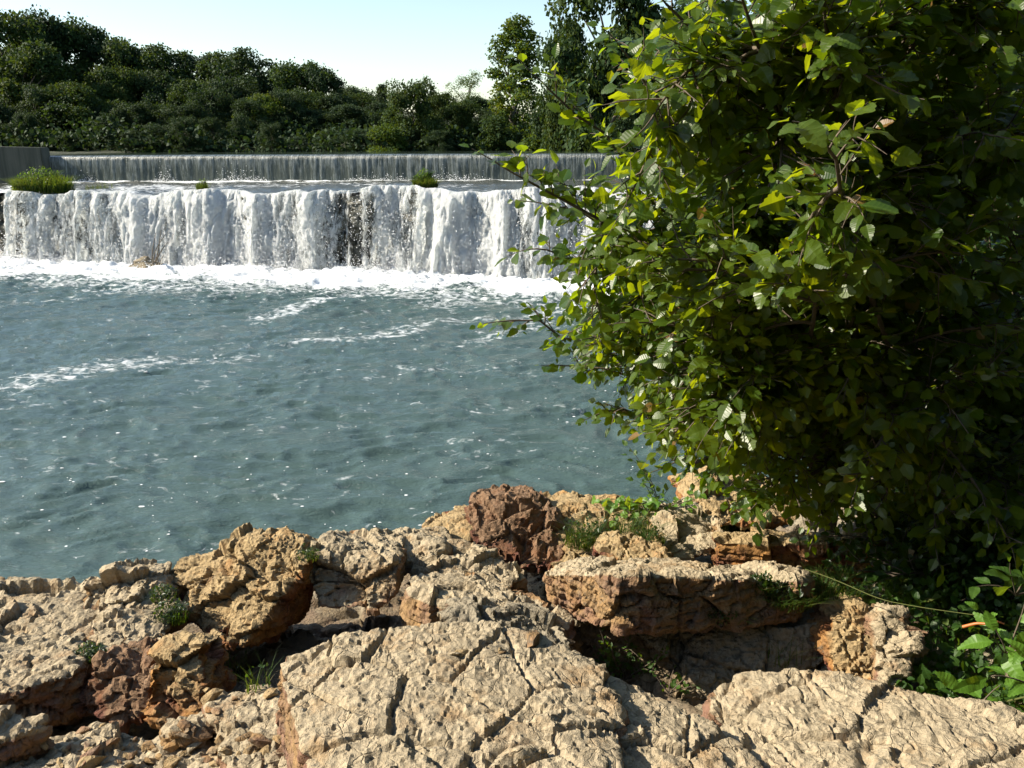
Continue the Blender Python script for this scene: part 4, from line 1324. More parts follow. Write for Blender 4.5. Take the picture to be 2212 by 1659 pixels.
shrub('alder_shrub', 'dark shaded shrub crowding the right edge behind the big alder', (3.5, 5.2, 2.5),
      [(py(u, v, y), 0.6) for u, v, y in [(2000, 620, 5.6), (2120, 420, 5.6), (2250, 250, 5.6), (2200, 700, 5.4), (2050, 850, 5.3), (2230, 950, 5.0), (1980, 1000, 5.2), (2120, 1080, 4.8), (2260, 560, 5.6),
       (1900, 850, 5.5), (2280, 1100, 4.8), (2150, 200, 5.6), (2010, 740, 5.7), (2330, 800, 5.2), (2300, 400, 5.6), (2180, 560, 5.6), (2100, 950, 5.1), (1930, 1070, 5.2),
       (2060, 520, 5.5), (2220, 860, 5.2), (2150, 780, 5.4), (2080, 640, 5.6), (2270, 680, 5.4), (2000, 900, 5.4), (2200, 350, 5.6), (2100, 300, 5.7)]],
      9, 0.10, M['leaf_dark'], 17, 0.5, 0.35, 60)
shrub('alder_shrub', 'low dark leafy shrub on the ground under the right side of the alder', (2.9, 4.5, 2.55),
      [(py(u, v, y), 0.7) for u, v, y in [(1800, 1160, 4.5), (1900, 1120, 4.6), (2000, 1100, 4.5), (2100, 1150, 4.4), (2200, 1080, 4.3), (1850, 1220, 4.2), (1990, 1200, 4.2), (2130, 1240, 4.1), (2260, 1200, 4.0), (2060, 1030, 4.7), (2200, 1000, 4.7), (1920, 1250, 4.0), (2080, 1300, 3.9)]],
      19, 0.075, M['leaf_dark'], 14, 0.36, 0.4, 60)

# ------------------------------------------------------------------ the wood upstream
def crown_mesh(name, seed, kind, mat):
    """crown of a tree one unit high, standing on the origin: leaf clumps on lobes round the limbs"""
    r = np.random.default_rng(seed)
    lob = []
    if kind == 'broad':
        for k in range(30):
            h = r.uniform(0.10, 0.93) ** 0.85; a = r.uniform(0, 6.28)
            rad = 0.36 * math.sin(math.pi * min(1, (h - 0.02) / 1.02) ** 0.9) ** 0.6 * r.uniform(0.45, 1.0)
            lob.append((rad * math.cos(a), rad * math.sin(a), h, r.uniform(0.06, 0.15)))
        nl, per, spread, ls = 40, 15, 0.032, 0.029
    elif kind == 'bushy':
        for k in range(26):
            h = r.uniform(0.0, 0.86); a = r.uniform(0, 6.28)
            rad = 0.5 * (1 - h * 0.75) * r.uniform(0.4, 1.0)
            lob.append((rad * math.cos(a), rad * math.sin(a), h, r.uniform(0.10, 0.17)))
        nl, per, spread, ls = 42, 15, 0.036, 0.034
    elif kind == 'wide':
        for k in range(34):
            h = r.uniform(0.05, 0.90) ** 0.9; a = r.uniform(0, 6.28)
            rad = 0.66 * math.sin(math.pi * min(1, h * 0.72 + 0.27)) ** 0.6 * r.uniform(0.3, 1.0)
            lob.append((rad * math.cos(a), rad * math.sin(a), h, r.uniform(0.08, 0.17)))
        for k in range(16):
            a = k * 0.393 + r.uniform(-0.2, 0.2); rad = r.uniform(0.25, 0.62)
            lob.append((rad * math.cos(a), rad * math.sin(a), r.uniform(-0.02, 0.16), r.uniform(0.10, 0.17)))
        nl, per, spread, ls = 40, 14, 0.036, 0.031
    elif kind == 'tall':
        for k in range(30):
            h = 0.14 + 0.84 * (k / 29) ** 0.9; a = k * 2.4 + r.uniform(-0.4, 0.4)
            rad = (0.19 * (1.0 - h) ** 0.6 + 0.015) * r.uniform(0.5, 1.5)
            lob.append((rad * math.cos(a), rad * math.sin(a), h, r.uniform(0.038, 0.07)))
        nl, per, spread, ls = 30, 13, 0.020, 0.021
    elif kind == 'sparse':
        for k in range(18):
            h = r.uniform(0.55, 0.97); a = r.uniform(0, 6.28)
            rad = 0.26 * math.sin(math.pi * min(1, (h - 0.4) / 0.66)) ** 0.7 * r.uniform(0.3, 1.0)
            lob.append((rad * math.cos(a), rad * math.sin(a), h, r.uniform(0.05, 0.09)))
        nl, per, spread, ls = 24, 9, 0.022, 0.015
    else:                       # spire
        for k in range(26):
            h = 0.05 + 0.93 * k / 25; a = k * 2.4
            rad = 0.13 * (1 - h) * r.uniform(0.4, 1.0)
            lob.append((rad * math.cos(a), rad * math.sin(a), h, 0.10 * (1 - h) + 0.03))
        nl, per, spread, ls = 30, 12, 0.022, 0.022
    P, D, U, H = [], [], [], []
    for (x, y, z, q) in lob:
        hue = r.uniform(0.15, 0.75)
        n = r.normal(size=(nl, 3)); n[:, 2] = n[:, 2] * 0.9 + 0.35
        n /= np.linalg.norm(n, axis=1)[:, None]
        c = np.array([x, y, z]) + n * q * r.uniform(0.7, 1.12, (nl, 1)) * np.array([1.1, 1.1, 0.85])
        for j in range(nl):
            m = r.integers(per // 2, per + 3)
            p = c[j] + r.normal(size=(m, 3)) * spread * np.array([1, 1, 0.7])
            P.append(p)
            D.append(n[j] * 0.5 + r.normal(size=(m, 3)) * 0.8 + np.array([0, 0, -0.3]))
            U.append(n[j] + r.normal(size=(m, 3)) * 0.55 + np.array([0, 0, 0.4]))
            H.append(np.clip(hue + r.normal(size=m) * 0.12 + r.normal() * 0.1, 0, 0.98))
    P = np.concatenate(P); D = np.concatenate(D); U = np.concatenate(U); H = np.concatenate(H)
    kite = (np.array([(0, 0, 0), (-0.42, 0.45, 0.06), (0, 1.0, -0.08), (0.42, 0.45, 0.06)], float), np.array([[0, 3, 1], [1, 3, 2]]), np.array([(0, 0), (-.4, .4), (0, 1), (.4, .4)], float))
    return leaf_mass(name, [kite], P, D, U, r.uniform(0.7, 1.35, len(P)) * ls, H, mat), lob


def trunk_mesh(name, seed, lob, kind):
    r = np.random.default_rng(seed)
    b = Bag()
    top = {'broad': 0.72, 'bushy': 0.6, 'tall': 0.92, 'sparse': 0.8}.get(kind, 0.9)
    pts = np.array([[r.normal() * 0.012 * k, r.normal() * 0.012 * k, top * k / 7] for k in range(8)])
    pts[0, :2] = 0
    rad = np.linspace(0.022, 0.004, 8)
    b.add(*tube(pts, rad, 7))
    for (x, y, z, q) in lob[::2]:
        zi = min(top * 0.95, max(0.12, z - 0.15 - 0.3 * math.hypot(x, y)))
        i = min(6, int(zi / top * 7))
        s = pts[i] + (pts[i + 1] - pts[i]) * (zi / top * 7 - i)
        e = np.array([x, y, z])
        b.add(*tube(bez(s, s + (e - s) * 0.4 + [0, 0, 0.02], s + (e - s) * 0.8 + [0, 0, 0.03], e, 5), np.linspace(0.008, 0.002, 5), 5))
    return b.mesh(name, M['bark_far'])


KINDS = {}
for kind, mats, n_ in (('broad', ('crown', 'crown_blue', 'crown_light'), 3), ('bushy', ('crown', 'crown_light', 'crown_blue'), 2), ('wide', ('crown', 'crown_light', 'crown_blue'), 2), ('tall', ('crown_light',), 1), ('sparse', ('crown_light', 'crown'), 1), ('spire', ('crown_blue',), 1)):
    for k in range(n_):
        lobs = None
        for mt in mats:
            cm, lobs = crown_mesh('crown', 400 + 13 * k + len(kind), kind, M[mt])
            KINDS.setdefault((kind, mt), []).append((trunk_mesh('trunk', 500 + k, lobs, kind), cm))
WID = {'broad': 0.92, 'bushy': 1.0, 'wide': 1.5, 'tall': 0.46, 'sparse': 0.62, 'spire': 0.42}     # crown width of the unit tree
tr = np.random.default_rng(91)


def tree(u, vtop, y, wpx, kind, mt, label, group, zbase=None, name=None):
    top = py(u, vtop, y)
    z0 = float(ground_z(np.array([top[0]]), np.array([y]))[0]) if zbase is None else zbase
    h = max(1.0, top[2] - z0 + 0.02) * 1.03
    w = wpx / FOC * (y * CP + (EYE - z0) * SP)
    if kind in ('broad', 'bushy') and w / h > 1.1: kind = 'wide'
    root = empty(name or {'wide': 'woodland_tree', 'bushy': 'bank_tree', 'spire': 'cedar_tree', 'tall': 'sycamore_tree', 'sparse': 'thin_tree'}.get(kind, 'woodland_tree'), (top[0], y, z0), label, 'tree', group)
    var = KINDS[(kind, mt)]
    t_, c_ = var[tr.integers(len(var))]
    a = link('trunk', t_, root); c = link('crown', c_, root)
    c['kind'] = 'stuff'
    s = w / WID[kind]
    for o in (a, c): o.scale = (s, s, h)
    root.rotation_euler.z = tr.uniform(0, 6.28)
    return root


WOOD = 'trees of the shaded wood upstream of the weir'
left = [
    (15, 42, 92, 170, 'broad', 'crown', 'tall dark tree cut by the left picture edge, above the concrete abutment'),
    (82, 44, 98, 120, 'broad', 'crown_blue', 'highest rounded crown of the left skyline, second from the picture edge'),
    (140, 50, 100, 130, 'broad', 'crown', 'dark crown with a ragged top just before the left skyline steps down'),
    (190, 76, 101, 110, 'broad', 'crown_blue', 'last high crown of the left skyline before it steps down'),
    (262, 96, 100, 120, 'broad', 'crown', 'rounded crown right below the first step in the left skyline'),
    (312, 112, 102, 90, 'broad', 'crown_blue', 'small loose crown filling the first dip of the left skyline'),
    (362, 112, 100, 130, 'broad', 'crown', 'broad crown rising again just right of the first skyline dip'),
    (430, 119, 101, 130, 'broad', 'crown_blue', 'flat dark crown in the middle of the left skyline'),
    (488, 124, 100, 120, 'broad', 'crown', 'dark crown left of the round headed one in the left skyline'),
    (540, 120, 99, 140, 'broad', 'crown_blue', 'round headed dark crown where the left skyline turns steeply down'),
    (600, 160, 102, 100, 'broad', 'crown', 'low crown in the notch right of the round headed one'),
    (655, 142, 92, 130, 'broad', 'crown', 'bumpy topped crown standing up right of the notch in the left skyline'),
    (700, 160, 92, 90, 'broad', 'crown_blue', 'loose small crown on the right shoulder of the bumpy topped tree'),
    (745, 186, 100, 110, 'broad', 'crown_blue', 'hazy low crown over the middle of the weir'),
    (795, 192, 104, 100, 'broad', 'crown_blue', 'hazy low crown just left of the pointed cedar'),
    (765, 205, 96, 130, 'broad', 'crown', 'dark crown in front of the hazy crowns left of the pointed cedar'),
    (825, 190, 96, 60, 'spire', 'crown_blue', 'narrow pointed dark cedar where the left wood ends'),
]
for a in left: tree(a[0], a[1] + tr.uniform(-7, 5), a[2], a[3] * (1.3 if a[4] == 'broad' else 1.0), a[4], a[5], a[6], WOOD)
second = [(60, 110, 86, 150, 'broad', 'crown', 'yellowish lit crown below the left skyline at the picture edge'), (150, 195, 82, 190, 'bushy', 'crown', 'sunlit spreading bank tree sloping right, above the abutment end of the weir'),
          (240, 160, 90, 150, 'broad', 'crown', 'dark middle crown right of the sunlit spreading bank tree top'), (330, 170, 92, 160, 'broad', 'crown_blue', 'dark middle crown under the first skyline dip'),
          (420, 190, 90, 160, 'broad', 'crown', 'dark middle crown under the flat crown of the skyline'), (500, 180, 92, 150, 'broad', 'crown_blue', 'dark middle crown under the round headed crown'),
          (575, 218, 82, 120, 'bushy', 'crown_light', 'small yellow green bank tree catching light in the dark wood'), (640, 210, 86, 150, 'broad', 'crown', 'dark middle crown beneath the bumpy topped tree'),
          (720, 220, 90, 150, 'broad', 'crown_blue', 'dark crown by the water below the hazy crowns'), (780, 250, 90, 120, 'broad', 'crown_blue', 'dark low crown at the right end of the left wood')]
for a in second: tree(a[0], a[1] - 12, a[2], a[3] * 1.2, a[4], a[5], a[6], WOOD)
for k, u in enumerate(range(-60, 860, 74)):
    tree(u + tr.uniform(-15, 15), 222 + tr.uniform(-45, 25), 80 + tr.uniform(-1, 5), tr.uniform(110, 170), 'broad' if k % 3 else 'bushy', 'crown_blue', 'dark bushy tree in the deep shade low along the far bank of the left wood', 'shaded bank trees below the left wood')
for k, u in enumerate(range(-80, 1000, 60)):
    tree(u + tr.uniform(-12, 12), 275 + tr.uniform(-35, 22), 71.5 + tr.uniform(-1, 2), tr.uniform(60, 125), 'bushy', 'crown_blue', 'low dark bush right at the water line behind the weir crest', 'dark bushes along the far water line', 4.7)
un = 15000
ur = np.random.default_rng(123)
uxx = ur.uniform(-75, 30, un); uyy = 71.2 + 0.06 * uxx + ur.uniform(-1.0, 9.0, un)
top_ = 1.3 + 1.3 * fbm(np.stack([uxx * 0.35, uyy * 0.35, uxx * 0], 1), 3, 130)
uzz = np.maximum(ground_z(uxx, uyy), 4.6) + ur.random(un) * np.maximum(0.4, top_) * 1.4
kt = (np.array([(0, 0, 0), (-0.42, 0.45, 0.06), (0, 1.0, -0.08), (0.42, 0.45, 0.06)], float), np.array([[0, 3, 1], [1, 3, 2]]), np.array([(0, 0), (-.4, .4), (0, 1), (.4, .4)], float))
o = link('bank_undergrowth', leaf_mass('bank_undergrowth', [kt], np.stack([uxx, uyy, uzz], 1), ur.normal(size=(un, 3)) - [0, 0, 0.2], ur.normal(size=(un, 3)) * 0.6 + [0, 0, 0.7], ur.uniform(0.2, 0.5, un), ur.uniform(0, 0.8, un), M['crown_blue']))
tag(o, 'dark tangle of undergrowth along the far bank above the weir', 'undergrowth', kind='stuff')
right = [
    (885, 178, 74, 190, 'bushy', 'crown', 'rounded sunlit tree by the water in the middle, right of the pointed cedar'),
    (835, 268, 70, 110, 'bushy', 'crown_light', 'low yellow green bank tree at the left foot of the rounded sunlit tree'),
    (950, 205, 78, 130, 'bushy', 'crown', 'darker tree on the right shoulder of the rounded sunlit tree'),
    (1008, 163, 92, 95, 'sparse', 'crown_light', 'thin pale see-through tree top standing behind the bank trees left of the sycamore'),
    (1000, 222, 76, 140, 'bushy', 'crown', 'yellow green bank tree under the thin see-through tree'),
    (1030, 215, 84, 150, 'broad', 'crown_blue', 'dark tree filling the gap behind the left foot of the sycamore'),
    (1100, 235, 80, 150, 'bushy', 'crown_blue', 'dark bushy tree directly behind the foot of the sycamore'),
    (960, 225, 88, 150, 'broad', 'crown_blue', 'dark tree behind the right shoulder of the rounded sunlit tree'),
    (1065, 250, 72, 120, 'bushy', 'crown', 'dark bank tree at the left foot of the tall sycamore'),
    (1115, 55, 76, 135, 'tall', 'crown_light', 'tall narrow sycamore with a ragged crown alone against the sky'),
    (1165, 262, 70, 120, 'bushy', 'crown_light', 'bright low bush at the right foot of the sycamore, by the weir crest'),
    (1225, 60, 66, 120, 'broad', 'crown', 'hazy tall tree against the sky right of the sycamore'),
    (1310, -70, 60, 260, 'broad', 'crown', 'very tall wide tree running out of the top behind the alder'),
    (1230, 140, 68, 150, 'broad', 'crown_blue', 'dark tree between the sycamore and the alder leaves'),
    (1310, 180, 62, 180, 'bushy', 'crown_blue', 'dark bank tree half hidden by the outer alder leaves'),
    (1420, 100, 60, 220, 'broad', 'crown_blue', 'dark tree behind the upper alder leaves'),
    (1530, 20, 58, 240, 'broad', 'crown', 'tall tree behind the top of the alder'),
    (1650, 40, 56, 240, 'broad', 'crown_blue', 'tall dark tree behind the middle of the alder'),
    (1780, 20, 54, 260, 'broad', 'crown', 'tall tree behind the right half of the alder'),
    (1920, 60, 52, 260, 'broad', 'crown_blue', 'dark tree behind the shaded right half of the alder'),
]
RW = 'trees on the right bank upstream of the weir'
for a in right: tree(*a[:6], a[6], RW)
for k, u in enumerate(range(1380, 2350, 120)):
    tree(u, 235 + tr.uniform(-40, 20), 55 + tr.uniform(-1, 3), 210, 'bushy', 'crown_blue', 'dark bank tree glimpsed through gaps in the alder above the weir', 'bank trees seen through the alder')
# the near right bank: two trees beyond the alder at the picture edge
tree(2190, -40, 24, 420, 'broad', 'crown_light', 'yellow green tree at the top right corner beyond the alder', 'trees on the near right bank', 0.5)
tree(2330, 120, 16, 520, 'bushy', 'crown', 'dense tree cut by the right picture edge beyond the shrubs', 'trees on the near right bank', 0.5)

# trees on the bank beside and behind the viewpoint; they close off the sky on that side
for (x_, y_, h_, w_, kd, lb) in [(6.5, 1.5, 9, 7, 'bushy', 'leafy bank tree right beside the viewpoint, level with the near slabs'), (9.5, 6.5, 10, 8, 'bushy', 'leafy bank tree right of the alder shrubs'), (5.5, -4.5, 10, 8, 'broad', 'tall bank tree behind the viewpoint toward the right'),
                                 (-0.5, -8.5, 11, 9, 'broad', 'tall bank tree straight behind the viewpoint'), (-8.5, -9.5, 10, 9, 'broad', 'tall bank tree behind the viewpoint toward the left'), (13, 0, 12, 9, 'broad', 'tall bank tree farther back on the right bank')]:
    root = empty('bank_tree', (x_, y_, 2.6), lb, 'tree', 'trees round the viewpoint')
    t_, c_ = KINDS[(kd, 'crown')][0]
    for nm, me in (('trunk', t_), ('crown', c_)):
        o = link(nm, me, root); o.scale = (w_ / WID[kd], w_ / WID[kd], h_)
        if nm == 'crown': o['kind'] = 'stuff'

# ------------------------------------------------------------------ grass, weeds and small plants
def blades(pos, height, width, lean, seed, rnd=None):
    r = np.random.default_rng(seed)
    n = len(pos)
    az = r.uniform(0, 6.28, n)
    d = np.stack([np.cos(az), np.sin(az), 0 * az], 1)
    s = np.stack([-np.sin(az), np.cos(az), 0 * az], 1)
    h = height * r.uniform(0.5, 1.15, n); ln = lean * r.uniform(0.2, 1.3, n) * h
    V = []
    for t in (0, 0.4, 0.75, 1.0):
        c = pos + d * (ln * t ** 1.8)[:, None] + np.array([0, 0, 1.0]) * (h * t * (1 - 0.25 * t * lean))[:, None]
        w = (width * (1 - t * 0.92))
        V.append(c - s * w * 0.5); V.append(c + s * w * 0.5)
    V = np.stack(V, 1).reshape(-1, 3)
    b = np.arange(n)[:, None] * 8
    F = np.concatenate([b + np.array([[2 * k, 2 * k + 1, 2 * k + 3, 2 * k + 2]]) for k in range(3)])
    rr = np.repeat(r.uniform(0, 1, n) ** 1.3, 8)
    return V, F, rr


def tuft(name, label, cat, loc, n, radius, height, width, lean, seed, group=None, flat=0.5, leaves=0, leaf_size=0.05, mat='grass', dome=0.0, lmat='leaf_weed'):
    r = np.random.default_rng(seed)
    root = empty(name, loc, label, cat, group)
    rad = radius * np.sqrt(r.random(n)); az = r.uniform(0, 6.28, n)
    p = np.stack([rad * np.cos(az), rad * np.sin(az) * flat, -0.02 + dome * (1 - (rad / radius) ** 2)], 1)
    V, F, rr = blades(p, height, width, lean, seed)
    o = link('blades', mesh_np('blades', V, F, M[mat], False, {'rnd': rr}), root); o['kind'] = 'stuff'
    if leaves:
        rad = radius * np.sqrt(r.random(leaves)); az = r.uniform(0, 6.28, leaves)
        q = np.stack([rad * np.cos(az), rad * np.sin(az) * flat, r.uniform(0.2, 1.0, leaves) * height * (1 - 0.5 * (rad / radius) ** 2) + dome * (1 - (rad / radius) ** 2)], 1)
        D = r.normal(size=(leaves, 3)); U = r.normal(size=(leaves, 3)) * 0.5 + [0, 0, 1]
        o = link('leaves', leaf_mass('leaves', LEAF_TINY, q, D, U, leaf_size * r.uniform(0.6, 1.3, leaves), r.uniform(0, 0.84, leaves), M[lmat]), root); o['kind'] = 'stuff'
    return root


def on_lip(u, back):
    x = 0.0
    for _ in range(6):
        yy = float(lip_y(np.array([x]))[0]) + back
        x = (u - 1106) / FOC * (yy * CP + (EYE - 3.4) * SP)
    return np.array([x, yy, float(lip_z(np.array([x]))[0]) + 0.02])


tuft('grass_clump', 'big bushy grass clump at the left end of the falls, below the concrete abutment', 'grass clump', on_lip(90, 0.9), 1300, 1.45, 1.0, 0.05, 0.8, 1, flat=0.6, leaves=2200, leaf_size=0.09, dome=0.28)
tuft('grass_clump', 'tiny grass clump on the lip of the falls between the two larger ones', 'grass clump', on_lip(438, 0.3), 300, 0.30, 0.45, 0.04, 0.6, 2, flat=0.7, leaves=200, leaf_size=0.07, dome=0.2)
tuft('grass_clump', 'round green grass clump on the shelf above the middle of the falls', 'grass clump', on_lip(917, 1.0), 1000, 0.55, 0.50, 0.04, 0.9, 3, flat=0.8, leaves=1000, leaf_size=0.07, dome=0.42)
tuft('grass_clump', 'thin yellowish reeds in the shallow water right of the big grass clump', 'reeds', on_lip(212, 2.5), 120, 0.7, 0.42, 0.03, 0.3, 4, flat=0.4)

# twigs caught on the boulder in the foam
bp = py(330, 572, 36.8)
tw = empty('bare_branch', bp, 'bare grey branch with thin upright twigs caught on the boulder in the foam', 'branch')
r = np.random.default_rng(8)
for k, (u, v) in enumerate([(355, 505), (348, 488), (362, 520), (335, 500), (340, 545), (352, 548), (300, 568)]):
    e = py(u, v, 36.6 + r.uniform(-0.3, 0.3)) - bp
    w_, f = tube(bez(np.zeros(3), e * 0.35 + r.normal(size=3) * 0.12, e * 0.7 + r.normal(size=3) * 0.12, e, 8), np.linspace(0.035, 0.012, 8), 5)
    link('twig', mesh_np('twig', w_, f, M['driftwood'], True), tw)

bpy.context.view_layer.update()
dg = bpy.context.evaluated_depsgraph_get()


def ground_hit(u, v):           # first rock or bank along the sight line, foliage skipped
    d_ = Vector(ray(u, v)).normalized()
    org = Vector((0, 0, EYE))
    for _ in range(60):
        hit, loc, nor, idx, ob, _m = scene.ray_cast(dg, org, d_)
        if not hit: return None
        if ob.name.split('.')[0] in ('rocky_bank', 'ground') or 'limestone' in ob.name: return np.array(loc)
        org = loc + d_ * 0.004
    return None


def tuft_at(u, v, label, n, radius, height, seed, width=0.006, lean=0.8, leaves=0, leaf_size=0.02, cat='grass', name='grass_tuft', mat='grass', group=None, lmat='leaf_dark'):
    p = ground_hit(u, v)
    if p is None: return None
    return tuft(name, label, cat, p, n, radius, height, width, lean, seed, group, 0.7, leaves, leaf_size, mat, lmat=lmat)


tuft_at(508, 1470, 'upright grass and weed tuft in the dark crevice left of the big slab', 24, 0.08, 0.34, 21, 0.006, 0.45, 16, 0.03)
tuft_at(560, 1480, 'small grass tuft touching the left edge of the big slab', 24, 0.06, 0.14, 22, 0.005, 0.6, 12, 0.02)
tuft_at(365, 1330, 'dark mossy tuft hanging in the gap left of the rusty boulder', 260, 0.09, 0.10, 23, 0.005, 1.0, 200, 0.018, mat='leaf_dark')
tuft_at(348, 1285, 'dark green moss cushion in the notch beside the small cream boulder', 200, 0.07, 0.07, 24, 0.005, 1.0, 160, 0.016, mat='leaf_dark')
tuft_at(190, 1410, 'dark moss tuft between the overhanging slab and the pale rounded stone', 200, 0.07, 0.06, 25, 0.005, 1.0, 160, 0.016, mat='leaf_dark')
tuft_at(660, 1200, 'short grass tuft between the rusty boulder and the brown faced boulder', 120, 0.06, 0.07, 26, 0.005, 0.9, 60, 0.015)
tuft_at(1265, 1170, 'dry grass tuft on the brown ledge right of the dark red boulder', 300, 0.16, 0.20, 27, 0.006, 1.0, 120, 0.025)
tuft_at(1360, 1150, 'sparse yellowish grass on the brown ledge below the bright vine', 160, 0.14, 0.20, 28, 0.005, 1.0, 60, 0.02)
tuft_at(1400, 1165, 'low grass tuft beside the pale chipped rock', 160, 0.10, 0.12, 29, 0.005, 1.0, 60, 0.02)
tuft_at(1570, 1140, 'bright grass tuft on the ledge right of the pale chipped rock', 350, 0.16, 0.16, 30, 0.006, 0.9, 100, 0.02)
tuft_at(1690, 1425, 'tall thin grass standing in the dark gap behind the bottom right slab', 40, 0.10, 0.22, 31, 0.004, 0.9)
tuft_at(1640, 1270, 'small trailing weed on the shaded front of the long block', 60, 0.06, 0.08, 32, 0.005, 1.2, 220, 0.022, 'weed', 'weed_clump')
tuft_at(1560, 1330, 'mossy weed clump clinging in the crack under the long block', 60, 0.10, 0.07, 33, 0.005, 1.2, 260, 0.02, 'weed', 'weed_clump')
tuft_at(1700, 1300, 'grassy weed clump hanging over the right end of the long block', 200, 0.12, 0.14, 34, 0.006, 1.1, 160, 0.025, 'weed', 'weed_clump')
tuft_at(1790, 1285, 'grass clump right of the weeds on the end of the long block', 300, 0.14, 0.18, 35, 0.006, 1.0, 100, 0.03)
tuft_at(1870, 1300, 'pale dry grass clump above the upright pale stone', 300, 0.14, 0.16, 36, 0.006, 1.0, 60, 0.025)
tuft_at(1960, 1300, 'dry grass clump right of the upright pale stone', 300, 0.16, 0.18, 37, 0.006, 1.0, 100, 0.03)

# ground cover of weeds on the right
n = 5200
wr = np.random.default_rng(55)
wp_ = np.stack([wr.uniform(1.45, 4.4, n), wr.uniform(2.35, 5.6, n)], 1)
zt = ground_z(wp_[:, 0], wp_[:, 1])
ok = (wp_[:, 0] > 1.35 + 0.42 * (wp_[:, 1] - 2.4)) & ((wp_[:, 1] > 2.75) | (wp_[:, 0] > 2.0))
wp_, zt = wp_[ok], zt[ok]
pos, D, U = [], [], []
for (x, y), z in zip(wp_, zt):
    m = wr.integers(3, 7)
    h = wr.uniform(0.05, 0.34)
    stem = np.array([x, y, z]) + np.array([wr.normal() * 0.06, wr.normal() * 0.06, h])
    for _ in range(m):
        pos.append(stem + wr.normal(size=3) * 0.035); D.append(wr.normal(size=3) + [-0.2, -0.2, -0.2]); U.append(wr.normal(size=3) * 0.45 + [0, 0, 1])
pos = np.array(pos); k_ = len(pos)
o = link('weed_cover', leaf_mass('weed_cover', LEAF_LO, pos, np.array(D), np.array(U), wr.uniform(0.025, 0.06, k_), wr.uniform(0.0, 0.84, k_), M['leaf_weed']))
tag(o, 'tangle of small leafy weeds covering the ground right of the rocks', 'weeds', kind='stuff')
gpos = np.stack([wr.uniform(1.4, 3.8, 2600), wr.uniform(2.6, 5.2, 2600), 0 * np.zeros(2600)], 1)
gpos = gpos[gpos[:, 0] > 1.3 + 0.42 * (gpos[:, 1] - 2.4)]
gpos[:, 2] = ground_z(gpos[:, 0], gpos[:, 1]) - 0.02
V, F, rr = blades(gpos, 0.26, 0.006, 1.0, 58)
tag(link('grass_cover', mesh_np('grass_cover', V, F, M['grass'], False, {'rnd': rr})), 'loose grass growing among the weeds on the right', 'grass', kind='stuff')

# small leafy saplings and vines, each with leaves of its own
def sprig(name, label, cat, base, tips_, seed, leaf_size, mat, hue, spacing=0.03, droop=0.2, tmpl=None, group=None, rad=0.004, side=0):
    base = np.array(base, float)
    root = empty(name, base, label, cat, group)
    s = Shoots(seed)
    for e in tips_:
        e = np.array(e, float)
        d = e - base; ln = np.linalg.norm(d)
        t = s.twig(base.copy(), d, ln, rad, leaf_size, hue, spacing, droop, 0.2)
        for _ in range(side):
            j = s.r.integers(1, len(t) - 1)
            s.twig(t[j], d / ln + s.r.normal(size=3) * 0.7, ln * s.r.uniform(0.3, 0.5), rad * 0.6, leaf_size * 0.9, hue, spacing, droop)
    leafy_thing(root, s, mat, 400, tmpl or LEAF_HI, LEAF_LO, base)
    return root


def gh(u, v, fallback):
    p = ground_hit(u, v)
    return p if p is not None else py(u, v, fallback)


b0 = gh(1345, 1470, 3.3)
sprig('sapling', 'small bright green leafy sapling in the dark gap right of the big slab', 'sapling', b0, [py(1300, 1365, b0[1] - 0.05), py(1330, 1370, b0[1]), py(1365, 1385, b0[1]), py(1395, 1420, b0[1] - 0.05), py(1320, 1420, b0[1] - 0.1), py(1285, 1400, b0[1])], 61, 0.038, M['leaf_weed'], 0.6, 0.018, side=3)
b0 = gh(1400, 1460, 3.4)
sprig('sapling', 'thin sprig reaching right from the small sapling against the shaded block', 'sapling', b0, [py(1440, 1365, b0[1]), py(1420, 1395, b0[1])], 62, 0.032, M['leaf_weed'], 0.6, 0.025)
b0 = gh(1440, 1500, 3.0)
sprig('sapling', 'low leafy sprig peeping over the back edge of the bottom right slab', 'sapling', b0, [b0 + [0.0, 0, 0.12], b0 + [0.07, 0, 0.1], b0 + [-0.07, 0.02, 0.09], b0 + [0.14, 0, 0.06]], 63, 0.04, M['leaf_weed'], 0.6, 0.02)
b0 = gh(1420, 1100, 5.2)
sprig('sapling', 'upright sapling with a thin stem standing against the water beside the bright vine', 'sapling', b0, [py(1395, 955, b0[1]), py(1400, 1000, b0[1]), py(1385, 1040, b0[1]), py(1425, 1050, b0[1])], 64, 0.075, M['leaf_weed'], 0.5, 0.045, side=1)
b0 = gh(1440, 1105, 5.2)
sprig('vine', 'bright yellow green heart leaved vine spreading over the rocks at the water edge', 'vine', b0 + [0, 0, 0.03], [py(1285, 1095, b0[1]), py(1310, 1085, b0[1] - 0.1), py(1350, 1090, b0[1] - 0.1), py(1520, 1060, b0[1] + 0.1), py(1500, 1075, b0[1]), py(1470, 1085, b0[1] - 0.1), py(1300, 1065, b0[1]), py(1400, 1085, b0[1] - 0.1)], 65, 0.085, M['leaf_bright'], 0.6, 0.04, 0.1, [LEAF_HEART], side=1)
PL = 'large leaved plants at the right edge'
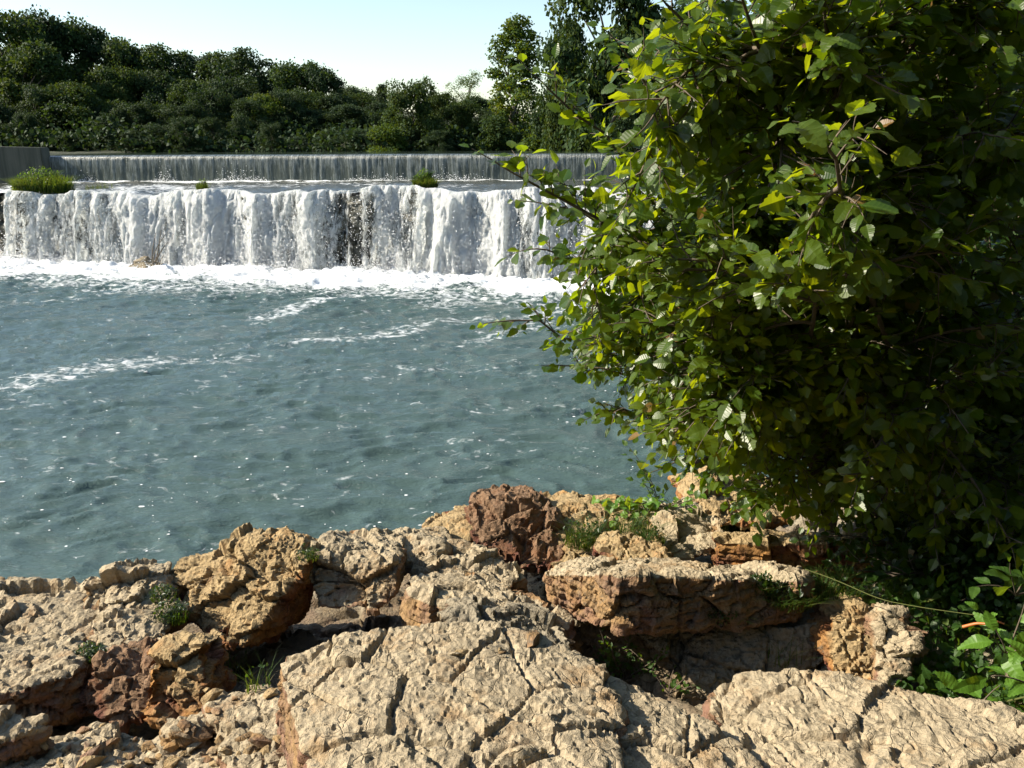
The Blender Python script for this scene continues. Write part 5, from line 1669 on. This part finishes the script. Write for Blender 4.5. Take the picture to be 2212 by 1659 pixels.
for k, (u, v, y, label) in enumerate([(2190, 1290, 3.1, 'large leaved plant hanging its leaves highest at the right picture edge'), (2170, 1420, 2.9, 'large leaved plant with several broad drooping leaves below the highest one at the right edge'),
                                      (2110, 1530, 2.7, 'large leaved plant lying low against the bottom right slab'), (2225, 1490, 2.6, 'large leaved plant cut by the right edge just above the bottom right slab')]):
    b0 = py(u, v, y)
    up = [(-0.10, -0.05, 0.26), (0.05, 0, 0.30), (-0.16, -0.02, 0.14), (0.1, -0.08, 0.16), (-0.02, -0.1, 0.2)]
    if k == 2: up = [(x, y_, z * 0.35) for x, y_, z in up]
    sprig('large_leaved_plant', label, 'plant', b0, [b0 + np.array(q) for q in up], 66 + k, 0.13, M['leaf_bright'] if k else M['leaf_weed'], 0.55, 0.075, 0.5, [LEAF_BIG], PL, 0.004)

# bent stems and the orange twig in the weeds
def stem(name, label, pts, r0, mat):
    pts = [py(*p) for p in pts]
    c = pts[0]
    q = np.array(pts) - c
    t = np.linspace(0, len(q) - 1, 24)
    i = np.minimum(t.astype(int), len(q) - 2); f_ = (t - i)[:, None]
    qq = q[i] * (1 - f_) + q[i + 1] * f_
    for _ in range(3): qq[1:-1] = (qq[:-2] + 2 * qq[1:-1] + qq[2:]) / 4
    v, f = tube(qq, np.linspace(r0, r0 * 0.5, 24), 6)
    o = link(name, mesh_np(name, v, f, M[mat], True), loc=c)
    return tag(o, label, 'twig')


stem('dry_stem', 'long pale bent grass stem arching over the weeds on the right', [(1735, 1232, 3.7), (1800, 1255, 3.6), (1900, 1300, 3.4), (2000, 1318, 3.2), (2120, 1335, 3.0)], 0.0026, 'moss')
stem('dry_stem', 'pale stalk lying over the top edge of the bottom right slab', [(2050, 1540, 2.62), (2120, 1530, 2.6), (2230, 1505, 2.5)], 0.006, 'moss')
stem('orange_twig', 'short peeled orange twig lying in the weeds on the right', [(2075, 1358, 2.95), (2105, 1350, 2.92), (2125, 1352, 2.9), (2145, 1345, 2.88), (2165, 1352, 2.86)], 0.007, 'orange_stick')
